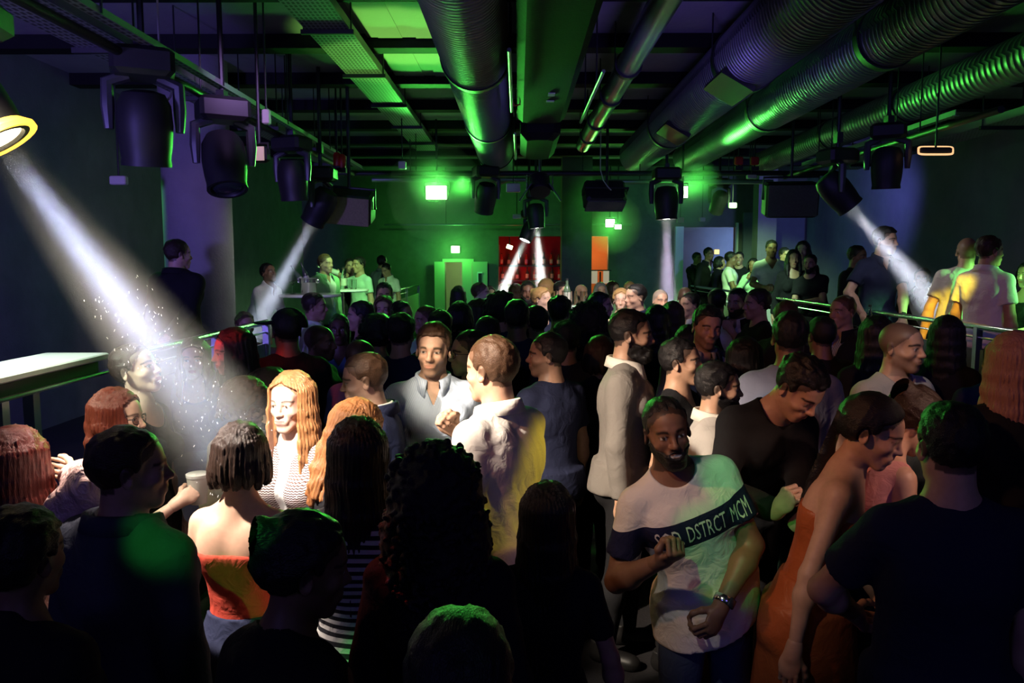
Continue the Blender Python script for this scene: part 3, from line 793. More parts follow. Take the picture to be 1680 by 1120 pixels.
def build_hair(ob, style, hcol, hc, HC, RH, s, hh, seed, fem):
    long_ = style in ('long', 'longwave', 'bob', 'longtop', 'curlylong')
    zlo = {'verylong': -.62, 'long': -.42, 'longwave': -.40, 'bob': -.17, 'curlylong': -.40, 'pony': -.42, 'afro': -.12}.get(style, -.13)
    w = .17 if style in ('curlylong', 'longwave', 'afro', 'long', 'bob', 'verylong') else .118
    if style == 'curlylong': hh *= .85
    hf = 'f' if fem else 'm'
    g = Grid(np.arange(-w, w + .001, hh), np.arange(-.145 if style in ('curlylong', 'afro') else -.13, w + .02, hh), np.arange(zlo, .185, hh))
    x, y, z = g.ax[:, None, None], g.ay[None, :, None], g.az[None, None, :]
    skull = ell_dist(x, y - f32(.018), z - f32(.030), (.0745, .094, .088))
    rnd = random.Random(seed * 17 + 3)
    nz = folds(x, y, z, seed, 120, 4)
    fine = folds(x * 1.0, y * .35, z * .5, seed + 9, 320, 4)
    # region of the scalp: behind the hairline, above the nape
    line = f32(.070) - z * f32(1.0) + 0 * y          # forehead height
    face = np.maximum(np.maximum(y + f32(.030) - np.clip(z - f32(.062), 0, .2) * f32(3.2), z - f32(.30)), -z - f32(.5))   # <0 inside the face zone
    fz = smax(y + f32(.028) + f32(.004) * nz, z - (f32(.092) - np.abs(x) * f32(.42) if fem else f32(.072)) + f32(.006) * nz, .02)      # face opening: in front and below the hairline
    ear = ell_dist(np.abs(x) - f32(.082), y - f32(.012), z + f32(.012), (.03, .022, .036))
    if style in ('short', 'quiff', 'fade', 'sidepart', 'receding', 'crop', 'longtop'):
        t = {'short': .014, 'quiff': .018, 'fade': .012, 'sidepart': .017, 'receding': .009, 'crop': .008, 'longtop': .026}[style]
        up_ = np.clip((z - .01) / .08, 0, 1)
        side = {'fade': .003, 'quiff': .004, 'crop': .005}.get(style, .008)
        th = side + (t - side) * up_
        if style in ('quiff', 'sidepart', 'fade'): th = th + f32(.012 if style == 'quiff' else .006) * np.clip((-y - .01) / .06, 0, 1) * up_
        F = skull - th * (1 + f32(.25) * nz) - f32(.0030) * fine - f32(.0030) * folds(x, y * .5, z * .7, seed + 4, 210, 3) * np.clip((z + .01) / .05, 0.3, 1)
        if style == 'receding': fz = smax(y + f32(.002), z - f32(.10), .03)
        F = smax(F, -fz, .010)
        F = smax(F, -ear, .006)
        F = smax(F, f32(-.060) - z + np.clip(.05 - y, 0, .2) * f32(.95), .012)
        rest = lambda v: np.stack([v[:, 0], v[:, 1] * .25, v[:, 2] * .6], 1)
    elif style in ('long', 'verylong', 'longwave', 'bob', 'pony', 'bun', 'curlylong', 'afro'):
        th = f32(.020) + f32(.004) * nz + f32(.0022) * fine
        cap_ = smax(skull - th, -fz, .012)
        if style in ('bun', 'pony'):
            cap_ = smax(cap_, -ear, .006); cap_ = smax(cap_, f32(-.055) - z + np.clip(.05 - y, 0, .2) * f32(.95), .012)
        F = cap_
        if style == 'bun':
            add_ell(g, F, (0, .115, .075), (.046, .042, .044), k=.015); F = F + f32(.003) * folds(x, y, z, seed, 190, 3)
        elif style == 'pony':
            add_cone(g, F, (0, .10, .04), (0, .135, .0), .022, .03, k=.02); add_cone(g, F, (0, .135, .0), (.01, .115, -.14), .032, .030, k=.02); add_cone(g, F, (.01, .115, -.14), (.01, .11, -.38), .030, .012, k=.02)
            F = F + f32(.002) * fine
        elif style in ('long', 'verylong', 'longwave', 'bob'):
            n = 17 if style != 'bob' else 13
            Lh = {'verylong': .55, 'long': .36, 'longwave': .33, 'bob': .125}[style]
            for i in range(n):
                a = math.radians(-138 + 276 * i / (n - 1))            # 0 = back of the head
                fr = abs(i / (n - 1) - .5) * 2
                sx_, sy_ = math.sin(a), math.cos(a)
                p = np.array([sx_ * .070, .018 + sy_ * .086, .050]); L_ = Lh * (1 - .12 * fr + rnd.uniform(-.06, .06)); r0 = .026
                dirx = np.array([sx_ * .028, sy_ * .024 + .0, 0])
                prev = p
                for j in range(1, 6):
                    f_ = j / 5
                    wv = (math.sin(f_ * 9 + i * 1.7) * .011 if style == 'longwave' else math.sin(f_ * 4 + i) * .003)
                    qn = p + dirx * min(1, f_ * 1.6) + np.array([sx_ * wv, sy_ * wv - (.012 * f_ if sy_ > 0 else 0), -L_ * f_ - .02])
                    qn[1] = max(qn[1], -.070 if fr > .8 else -.2)
                    add_cone(g, F, prev, qn, r0 * (1 - .10 * (j - 1)), r0 * (1 - .10 * j), k=.016, marg=.03)
                    prev = qn
            ang = np.arctan2(x, y - f32(.018))
            F = F + f32(.0026) * np.sin(ang * 46 + np.sin(z * 30) * 1.2) + f32(.0014) * np.sin(ang * 91 + z * 22)
            hk_ = 'f' if fem else 'm'
            F = smax(F, -np.maximum(np.maximum(y + f32(.040), z - f32(.092) + np.abs(x) * f32(.42)), np.abs(x) - f32(.066)), .008)
        elif style in ('curlylong', 'afro'):
            c = (0, .02, .03)
            if style == 'afro': add_ell(g, F, (0, .028, .045), (.118, .125, .118), k=.03)
            else:
                add_ell(g, F, (0, .03, .03), (.125, .118, .115), k=.03); add_ell(g, F, (0, .05, -.12), (.150, .085, .16), k=.05); add_ell(g, F, (0, .06, -.25), (.140, .07, .12), k=.05)
            nC = 900 if hh < .008 else 80
            pts = []
            for i in range(nC):
                zz = rnd.uniform(zlo * .85 if style == 'curlylong' else -.05, .155); a = rnd.uniform(0, 6.283)
                rx = (.124 + .022 * min(1, max(0, (.02 - zz) / .12))) if zz < .05 else .124 * math.sqrt(max(.02, 1 - ((zz - .05) / .104) ** 2))
                rx *= rnd.uniform(.93, 1.06)
                p = (math.sin(a) * rx, .035 + math.cos(a) * rx * .85, zz)
                rr = rnd.uniform(.0055, .0095) if hh < .008 else rnd.uniform(.012, .02)
                if p[1] < -.02 and zz < .07: continue
                add_ell(g, F, p, (rr, rr, rr), k=.008, marg=.015)
            F = F + f32(.004) * folds(x, y, z, seed, 230, 4)
            F = smax(F, -np.maximum(np.maximum(y + f32(.015), z - f32(.062)), np.abs(x) - f32(.070)), .010)
        rest = lambda v: np.stack([np.arctan2(v[:, 0], v[:, 1] - .018) * .12, np.hypot(v[:, 0], v[:, 1]) * .5, v[:, 2] * .12], 1)
        if style in ('curlylong', 'afro'): rest = lambda v: v * 1.0
        if style in ('bun', 'pony'): rest = lambda v: np.stack([v[:, 0], v[:, 1] * .2, v[:, 2] * .5], 1)
    v, qd_ = surface_net(g, F)
    if not len(v): return None
    return link('hair', mesh_from('hair', (v @ RH.T + HC) * s, qd_, hair_mat(hc), attrs={'rest': rest(v)}), ob)
# ------------------------------------------------------------------ mesh builder for everything that is not a body
class MB:
    def __init__(s): s.v = []; s.f = []
    def _add(s, V, F):
        n = len(s.v); s.v += [tuple(float(c) for c in p) for p in V]; s.f += [tuple(i + n for i in f) for f in F]; return s
    def box(s, c, d, R=None, bev=0.0):
        """box of full size d at c; bev chamfers the vertical outline a little"""
        hx, hy, hz = (x / 2 for x in d)
        if bev:
            b = min(bev, hx * .9, hy * .9, hz * .9); P = []
            for z, k in ((-hz, b), (-hz + b, 0), (hz - b, 0), (hz, b)):
                for x, y in ((-hx + b, -hy), (hx - b, -hy), (hx, -hy + b), (hx, hy - b), (hx - b, hy), (-hx + b, hy), (-hx, hy - b), (-hx, -hy + b)):
                    P.append((x - math.copysign(k, x), y - math.copysign(k, y), z))
            F = []
            for r in range(3):
                for i in range(8): j = (i + 1) % 8; F.append((r * 8 + i, r * 8 + j, r * 8 + 8 + j, r * 8 + 8 + i))
            F.append(tuple(range(7, -1, -1))); F.append(tuple(range(24, 32)))
        else:
            P = [(x, y, z) for z in (-hz, hz) for x, y in ((-hx, -hy), (hx, -hy), (hx, hy), (-hx, hy))]
            F = [(3, 2, 1, 0), (4, 5, 6, 7), (0, 1, 5, 4), (1, 2, 6, 5), (2, 3, 7, 6), (3, 0, 4, 7)]
        P = np.array(P)
        if R is not None: P = P @ np.asarray(R).T
        return s._add(P + np.asarray(c, float), F)
    def tube(s, pts, r, n=10, caps=True):
        pts = [np.asarray(p, float) for p in pts]; m = len(pts); V = []; up0 = None
        rr = r if isinstance(r, (list, tuple)) else [r] * m
        for i, p in enumerate(pts):
            t = unit(pts[min(i + 1, m - 1)] - pts[max(i - 1, 0)])
            if up0 is None: up0 = np.array([0, 0, 1.0]) if abs(t[2]) < .9 else np.array([1.0, 0, 0])
            u = unit(np.cross(t, up0)); w_ = np.cross(u, t); up0 = w_
            for k in range(n):
                a = 2 * math.pi * k / n; V.append(p + rr[i] * (u * math.cos(a) + w_ * math.sin(a)))
        F = []
        for i in range(m - 1):
            for k in range(n): k2 = (k + 1) % n; F.append((i * n + k, i * n + k2, (i + 1) * n + k2, (i + 1) * n + k))
        if caps: F.append(tuple(range(n - 1, -1, -1))); F.append(tuple(range((m - 1) * n, m * n)))
        return s._add(V, F)
    def lathe(s, prof, n=20, M=None, c=(0, 0, 0)):
        """prof: list of (r, z); turned round z, then moved by M and c"""
        V = []; F = []
        for r, z in prof:
            for k in range(n): a = 2 * math.pi * k / n; V.append((r * math.cos(a), r * math.sin(a), z))
        for i in range(len(prof) - 1):
            for k in range(n): k2 = (k + 1) % n; F.append((i * n + k, i * n + k2, (i + 1) * n + k2, (i + 1) * n + k))
        F.append(tuple(range(n - 1, -1, -1))); F.append(tuple(range((len(prof) - 1) * n, len(prof) * n)))
        V = np.array(V)
        if M is not None: V = V @ np.asarray(M).T
        return s._add(V + np.asarray(c, float), F)
    def build(s, name, mat, parent=None, smooth=False, angle=35):
        me = mesh_from(name, np.array(s.v), s.f, MAT(mat), smooth=False)
        bm_ = bmesh.new(); bm_.from_mesh(me); bmesh.ops.recalc_face_normals(bm_, faces=bm_.faces); 
        if smooth:
            for f in bm_.faces: f.smooth = True
            for e in bm_.edges:
                if len(e.link_faces) == 2 and e.calc_face_angle(0) > math.radians(angle): e.smooth = False
        bm_.to_mesh(me); bm_.free()
        if parent is not None:
            inv = parent.matrix_basis.inverted() if parent.parent is None else (parent.parent.matrix_basis @ parent.matrix_basis).inverted()
            me.transform(inv)
        o = link(name, me, parent)
        return o

def thing(name, label, cat, loc, rz=0, group=None):
    o = bpy.data.objects.new(name, None); COL.objects.link(o); o.location = [float(v) for v in loc]; o.rotation_euler = (0, 0, rz); o.empty_display_size = .1
    o['label'] = label; o['category'] = cat
    if group: o['group'] = group
    return o
def tag(o, label, cat, group=None):
    o['label'] = label; o['category'] = cat
    if group: o['group'] = group
    return o
def struct(name, mb, mat, smooth=False):
    o = mb.build(name, mat, smooth=smooth); o['kind'] = 'structure'; return o

def wall_paint(c, rough=.75, sc=3.0, var=.35, bump=.15):
    def f(name):
        m, nt, b = nodes_of(name)
        tc = N(nt, 'ShaderNodeTexCoord'); n1 = N(nt, 'ShaderNodeTexNoise', i_Scale=sc, i_Detail=6.0, i_Roughness=.65); nt.links.new(tc.outputs['Object'], n1.inputs['Vector'])
        mx = N(nt, 'ShaderNodeMix', data_type='RGBA'); mx.inputs['A'].default_value = (*[v * (1 - var) for v in c], 1); mx.inputs['B'].default_value = (*[v * (1 + var) for v in c], 1)
        nt.links.new(n1.outputs['Fac'], mx.inputs['Factor']); nt.links.new(mx.outputs['Result'], b.inputs['Base Color'])
        bp = N(nt, 'ShaderNodeBump', i_Strength=bump, i_Distance=.02); n2 = N(nt, 'ShaderNodeTexNoise', i_Scale=sc * 20, i_Detail=3.0); nt.links.new(tc.outputs['Object'], n2.inputs['Vector'])
        nt.links.new(n2.outputs['Fac'], bp.inputs['Height']); nt.links.new(bp.outputs['Normal'], b.inputs['Normal'])
        b.inputs['Roughness'].default_value = rough; b.inputs['Specular IOR Level'].default_value = .5 if rough < .5 else .12
        return m
    return f

def spiral_f(name):
    """spiral-wound duct: fine ribs along the axis (object Y)"""
    m, nt, b = nodes_of(name)
    b.inputs['Base Color'].default_value = (.20, .20, .22, 1); b.inputs['Roughness'].default_value = .42; b.inputs['Metallic'].default_value = .55
    return m

def perf_f(name):
    """perforated sheet: rows of slots"""
    m, nt, b = nodes_of(name)
    tc = N(nt, 'ShaderNodeTexCoord'); sp = N(nt, 'ShaderNodeSeparateXYZ'); nt.links.new(tc.outputs['Object'], sp.inputs['Vector'])
    def m_(op, a, bb=None):
        n = N(nt, 'ShaderNodeMath', operation=op)
        for i, v in enumerate((a, bb)):
            if v is None: continue
            if isinstance(v, (int, float)): n.inputs[i].default_value = v
            else: nt.links.new(v, n.inputs[i])
        return n.outputs[0]
    sx = m_('ABSOLUTE', m_('SINE', m_('MULTIPLY', sp.outputs['X'], 105.0))); sy = m_('ABSOLUTE', m_('SINE', m_('MULTIPLY', sp.outputs['Y'], 52.0)))
    hole = m_('MULTIPLY', m_('GREATER_THAN', sx, .62), m_('GREATER_THAN', sy, .5))
    mx = N(nt, 'ShaderNodeMix', data_type='RGBA'); mx.inputs['A'].default_value = (.26, .26, .28, 1); mx.inputs['B'].default_value = (.03, .03, .03, 1)
    nt.links.new(hole, mx.inputs['Factor']); nt.links.new(mx.outputs['Result'], b.inputs['Base Color'])
    b.inputs['Metallic'].default_value = .35; b.inputs['Roughness'].default_value = .5
    return m

MATDEF.update({
    'wall_dark': wall_paint((.20, .19, .22)), 'wall_back': wall_paint((.16, .16, .15), sc=5), 'wall_blue': wall_paint((.22, .22, .30), sc=2),
    'ceiling_dark': wall_paint((.30, .28, .32), sc=1.2), 'ceiling_panel': wall_paint((.45, .45, .44), sc=1.5, var=.1), 'beam_black': wall_paint((.014, .014, .015)),
    'floor_dark': wall_paint((.03, .028, .03), rough=.35), 'platform': wall_paint((.05, .048, .05), rough=.5), 'column': wall_paint((.30, .28, .30), sc=2, rough=.6),
    'duct': spiral_f, 'perf': perf_f, 'duct_smooth': plain((.22, .22, .25), .35, .6), 'black_metal': plain((.018, .018, .02), .5, .2), 'yoke': plain((.05, .05, .055), .4, .1),
    'grille_brown': wall_paint((.42, .32, .20), sc=60, var=.4, bump=.5), 'grille': wall_paint((.16, .15, .15), sc=60, var=.5, bump=.5), 'white_plastic': plain((.55, .53, .48), .45), 'red_plastic': plain((.5, .02, .015), .35), 'chrome': plain((.75, .75, .76), .18, 1.0),  # brown grille: warm light on the wedge speaker put into its colour
    'glass': None, 'lens_on': plain((.9, .9, .9), .2, 0, (1.0, .96, .92), 30), 'lens_warm': plain((.9, .8, .5), .2, 0, (1.0, .82, .45), 12), 'lens_ring': plain((.9, .6, .1), .2, 0, (1.0, .52, .06), 2.2), 'lens_off': plain((.03, .035, .045), .08, 0),
    'flood_on': plain((.9, 1, .9), .2, 0, (.72, 1.0, .62), 9), 'exit_on': plain((.8, 1, .8), .2, 0, (.6, 1.0, .5), 6), 'orange_wall': wall_paint((.75, .28, .10), sc=3, var=.1),
    'red_wall': wall_paint((.35, .05, .04)), 'door_paint': wall_paint((.50, .50, .42), sc=4, var=.08), 'counter_white': plain((.85, .86, .84), .22), 'steel_bucket': plain((.75, .74, .70), .22, .9),
    'glass_dark': plain((.06, .06, .075), .12, 0, spec=.6), 'bottle_glass': plain((.10, .16, .10), .08, 0), 'panel_frost': plain((.80, .84, .80), .4), 'cloth_table': plain((.6, .66, .7), .6), 'amber_dim': plain((.9, .6, .3), .4, 0, (1, .55, .25), 1.2), 'pinkish': plain((.6, .42, .38), .3, 0, (.9, .62, .5), .35)})
def glass_f(name):
    m, nt, b = nodes_of(name)
    b.inputs['Base Color'].default_value = (.85, .9, .88, 1); b.inputs['Transmission Weight'].default_value = 1; b.inputs['Roughness'].default_value = .05; b.inputs['IOR'].default_value = 1.35
    return m
MATDEF['glass'] = glass_f

# ------------------------------------------------------------------ room shell
XL, XR, YB, YF, ZC = -4.3, 5.7, 16.0, -4.0, 3.84
RAIL_L, RAIL_R, PZ, RZ_ = -1.95, 3.3, .53, 1.58
struct('floor', MB().box(((XL + XR) / 2, (YB + 4 + YF) / 2, -.05), (XR - XL + 1, YB + 4 - YF + 1, .1)), 'floor_dark')
struct('ceiling', MB().box(((XL + XR) / 2, (YB + YF) / 2, ZC + .05), (XR - XL + .4, YB - YF + .4, .1)), 'ceiling_dark')
struct('wall_left', MB().box((XL - .1, (YB + YF) / 2, ZC / 2), (.2, YB - YF, ZC)), 'wall_dark')
struct('wall_right', MB().box((XR + .1, (YB + YF) / 2, ZC / 2), (.2, YB - YF, ZC)), 'wall_blue')
struct('wall_front', MB().box(((XL + XR) / 2, YF - .1, ZC / 2), (XR - XL, .2, ZC)), 'wall_dark')
bw = MB()
def wallx(x0, x1, z0=0, z1=ZC): bw.box(((x0 + x1) / 2, YB + .1, (z0 + z1) / 2), (x1 - x0, .2, z1 - z0))
wallx(XL, -1.46); wallx(-1.46, -.91, 2.03, ZC); wallx(-.91, -.39); wallx(-.39, .86, 2.54, ZC); wallx(.86, 1.42); wallx(1.42, 1.80, 2.54, ZC); wallx(1.80, 3.10); wallx(3.1, 4.33, 2.72, ZC); wallx(4.33, XR)
wallx(1.42, 1.80, 0, 1.0); wallx(3.1, 4.33, 0, .6)
struct('wall_back', bw, 'wall_back')
# rooms seen through the openings of the back wall
struct('wall_corridor', MB().box((-1.2, YB + 1.6, 1.2), (1.6, .1, 2.4)), 'door_paint')
struct('wall_bar_niche', MB().box((.25, YB + 1.7, 1.4), (1.9, .1, 2.8)).box((-.6, YB + .95, 1.4), (.1, 1.5, 2.8)).box((.25, YB + .95, 2.7), (1.9, 1.5, .1)).box((1.1, YB + .95, 1.4), (.1, 1.5, 2.8)), 'red_wall')
struct('wall_orange_room', MB().box((1.7, YB + 1.6, 1.6), (1.1, .1, 3.2)), 'orange_wall')
struct('wall_booth', MB().box((3.8, YB + 1.6, 1.6), (2.2, .1, 3.2)), 'wall_blue')
struct('wall_back_panel', MB().box((5.05, YB - .05, 1.75), (1.2, .08, 2.5)), 'wall_blue')
struct('window_frame', MB().box((3.19, YB - .06, 1.6), (.16, .1, 2.25)).box((4.33, YB - .06, 1.75), (.04, .1, 2.1)), 'counter_white')
struct('window_1', MB().box((3.8, YB + .02, 1.68), (1.06, .02, 2.05)), 'glass')
d = MB().box((-.76, YB - .10, 1.02), (.30, .05, 2.03)).box((-1.02, YB - .04, 1.02), (.19, .05, 2.03)); dr = struct('door_1', d, 'door_paint')
struct('door_2', MB().box((-1.56, YB - .12, 1.02), (.20, .05, 2.03)), 'door_paint')
struct('trim_1', MB().box((-1.2, YB - .015, 2.06), (.62, .03, .06)).box((-.885, YB - .02, 1.0), (.05, .04, 2.03)), 'door_paint')
MB().box((-.76, YB - .13, 1.55), (.07, .02, .52)).build('door_pane', 'lens_off', dr)
MB().box((-.76, YB - .135, 1.82), (.10, .02, .03)).box((-.76, YB - .135, 1.28), (.10, .02, .03)).box((-.80, YB - .135, 1.55), (.02, .02, .52)).build('pane_frame', 'counter_white', dr)
# platforms at both sides
struct('floor_platform_left', MB().box(((XL + RAIL_L) / 2, 8.0, PZ / 2), (RAIL_L - XL, 15.8, PZ)), 'platform')
struct('floor_platform_right', MB().box(((XR + RAIL_R) / 2, 8.6, PZ / 2), (XR - RAIL_R, 14.7, PZ)), 'platform')
# columns
def col(n, x, y, r, lab=None, mat='column'):
    struct(n, MB().lathe([(r, 0), (r, ZC)], 28, c=(x, y, 0)), mat, smooth=True)
col('column_1', -2.93, 7.35, .30)
struct('column_2', MB().box((1.02, 14.2, ZC / 2), (.52, .5, ZC)), 'wall_back')
struct('column_3', MB().box((4.55, 14.9, ZC / 2), (.34, .34, ZC)), 'column')
# ceiling beams and panels
for i in range(10):
    struct('beam_%d' % (i + 1), MB().box(((XL + XR) / 2, 2.7 + 1.3 * i, ZC - .055), (XR - XL, .18, .11)), 'beam_black')
for i, (x, y) in enumerate(((-.91, 5.95), (-.89, 7.25))):
    struct('ceiling_panel_%d' % (i + 1), MB().box((x, y, ZC - .02), (.56, 1.08, .03)).box((x - .10, y, ZC - .03), (.19, 1.08, .02)).box((x + .19, y, ZC - .033), (.17, 1.08, .02)), 'ceiling_panel')

# ------------------------------------------------------------------ ducts, trays, trusses
def rods(t, pts, r=.006, mat='black_metal'):
    for a, b, z in pts: MB().tube([(a, b, z), (a, b, ZC + .004)], r, 6).build('hanger', mat, t)
def duct(label, x, z, r, y0, y1, seams, pitch=.045, plate=None):
    t = thing('air_duct', label, 'duct', (x, (y0 + y1) / 2, z))
    if pitch:
        prof = []; y = y0; k = 0
        while y < y1:
            prof += [(r, y), (r, y + pitch * .72), (r * 1.012 + .003, y + pitch * .80), (r * 1.012 + .003, y + pitch * .92)]; y += pitch
        M = np.array([[1, 0, 0], [0, 0, 1], [0, -1, 0]], float)
        # wind the ribs: shear each ring slightly along the axis
        mb = MB().lathe(prof, 36, M=M)
        mb.v = [(vx + x, vy + pitch * .5 * math.atan2(vz, vx) / math.pi, vz + z) for vx, vy, vz in mb.v]
        mb.build('pipe', 'duct', t, smooth=True, angle=50)
    else:
        MB().tube([(x, y0, z), (x, y1, z)], r, 32).build('pipe', 'duct_smooth', t, smooth=True)
    for s in seams:
        MB().tube([(x, s - .035, z), (x, s + .035, z)], r + .016, 36).build('joint_band', 'black_metal', t, smooth=True)
        rods(t, [(x - r - .012, s, z), (x + r + .012, s, z)])
    if plate:
        for py_, ang in plate:
            R = rot('y', ang)
            MB().box(np.array([x, py_, z]) + R @ np.array([0, 0, -r - .008]), (.26, .55, .04), R).build('vent_plate', 'black_metal', t)
    return t
duct('ribbed round air duct lit green on its flank, beside the glowing ceiling panels', -.29, 3.43, .225, 2.2, 12.2, (5.55, 7.9, 10.2), .045)
duct('thin smooth round duct pipe with dark collars, next to the black spine box', .83, 3.52, .088, 2.2, 10.4, (6.2, 7.3, 8.6, 9.6), 0)
duct('widest dark ribbed air duct with flat black plates under the ceiling', 1.66, 3.52, .235, 2.2, 11.4, (6.0, 8.9), .05, ((6.0, 30), (8.1, 30)))
duct('ribbed air duct with the brightest green shine, behind the widest duct', 2.50, 3.56, .205, 2.2, 12.0, (5.6, 8.2), .055)
duct('slim far ribbed duct nearest the wall, crossed by thin hanging rods', 3.62, 3.50, .16, 2.6, 12.0, (5.2, 7.6, 9.4), .07)

def tray(label, x, z, wdt, y0, y1, side=.06, group=None):
    t = thing('cable_tray', label, 'cable tray', (x, (y0 + y1) / 2, z))
    MB().box((x, (y0 + y1) / 2, z), (wdt, y1 - y0, .008)).build('tray_floor', 'perf', t)
    for s in (-1, 1):
        MB().box((x + s * wdt / 2, (y0 + y1) / 2, z + side / 2), (.008, y1 - y0, side)).build('side_flange', 'perf', t)
    y = y0 + .6
    while y < y1:
        rods(t, [(x - wdt / 2 - .012, y, z - .02), (x + wdt / 2 + .012, y, z - .02)]); MB().box((x, y, z - .02), (wdt + .06, .03, .03)).build('crossbar', 'black_metal', t)
        y += 1.3
    return t
tray('wide perforated cable tray running under the beams left of the ribbed duct', -1.30, 3.62, .30, 2.4, 11.6)
tray('brownish cable tray above the row of spotlights over the glossy counter', -2.27, 3.22, .30, 2.6, 10.2)
tray('pale perforated tray over the spotlights on the bar-rail side', 4.02, 3.17, .30, 6.2, 10.0)

def strut(label, p, q, w_=.045):
    p, q = np.array(p, float), np.array(q, float)
    t = thing('strut_channel', label, 'strut', p)
    MB().box((p + q) / 2, (w_, q[1] - p[1], .006)).box((p + q) / 2 + [0, 0, w_ * .4], (.006, q[1] - p[1], w_ * .8)).build('channel', 'perf', t)
    rods(t, [(p[0] + .004, p[1] + 1 + 1.5 * i, p[2]) for i in range(int((q[1] - p[1]) / 1.5))])
    return t
strut('green-lit perforated strut along the tray edge above the wall spotlights', (-1.93, 2.8, 3.17), (-1.93, 10.0, 3.17), .06)
strut('green-lit perforated strut beside the pale tray, far duct behind', (3.42, 6.4, 3.18), (3.42, 9.8, 3.18), .06)
def pipe_bar(label, pts, r=.025, mat='black_metal', name='truss_pipe', cat='pipe'):
    t = thing(name, label, cat, pts[0])
    MB().tube(pts, r, 12).build('tube', mat, t, smooth=True)
    a, b = np.array(pts[0], float), np.array(pts[-1], float); n = max(2, int(np.linalg.norm(b - a) / 1.7))
    rods(t, [tuple(a + (b - a) * (i + .5) / n + [0, 0, r * .5]) for i in range(n)])
    return t
pipe_bar('black cross pipe that carries the middle spotlights and speakers', [(-2.3, 10.05, 3.13), (3.9, 10.05, 3.13)], .032)
pipe_bar('pale green-lit cross pipe just beyond the black cross pipe', [(-1.9, 10.5, 3.10), (.1, 10.5, 3.10)], .03, 'duct_smooth')
pipe_bar('pale flat conduit behind the speaker and red beacons', [(1.0, 10.5, 3.07), (3.3, 10.5, 3.07)], .03, 'duct_smooth')
pipe_bar('black lighting pipe under the brownish cable tray', [(-2.05, 2.4, 3.12), (-2.05, 10.05, 3.12)], .026)
pipe_bar('black lighting pipe under the pale tray by the bar rail', [(3.3, 5.6, 3.08), (3.3, 10.05, 3.08)], .026)
pipe_bar('thin conduit along the back wall at lamp height', [(-2.6, 15.6, 2.75), (2.2, 15.6, 2.75)], .018, 'duct_smooth')
# centre spine
sp_ = thing('ceiling_spine', 'long black box housing hung along the middle of the ceiling', 'housing', (.2, 6, 3.3))
MB().box((.20, 4.9, 3.42), (.42, 4.6, .34), bev=.05).build('housing', 'beam_black', sp_)
MB().box((.20, 8.0, 3.26), (.36, 1.5, .26), bev=.06).build('housing_step', 'beam_black', sp_)
for i, y in enumerate((3.4, 5.2, 7.0, 8.5)):
    rods(sp_, [(.05, y, 3.3), (.35, y, 3.3)], .010)
MB().box((.24, 5.9, 3.244), (.05, .10, .006)).box((.24, 6.15, 3.244), (.06, .05, .006)).build('label_plate', 'white_plastic', sp_)
for x0, y0 in ((-.05, 4.5), (-.03, 7.4), (.52, 5.0)):
    pipe_bar('thin black conduit beside the spine box at %s' % {4.5: 'its near part', 7.4: 'its far end', 5.0: 'the thin duct side'}[y0], [(x0, y0, 3.2), (x0, y0 + 1.8, 3.2)], .012, 'duct_smooth', 'conduit', 'conduit')
cab = MB().tube([(-.07, 6.3, 3.5), (-.09, 6.33, 3.38), (-.03, 6.4, 3.26), (.02, 6.45, 3.28)], .007, 8).build('cable', 'red_plastic'); tag(cab, 'thin orange-red cable loop hanging beside the spine box', 'cable')

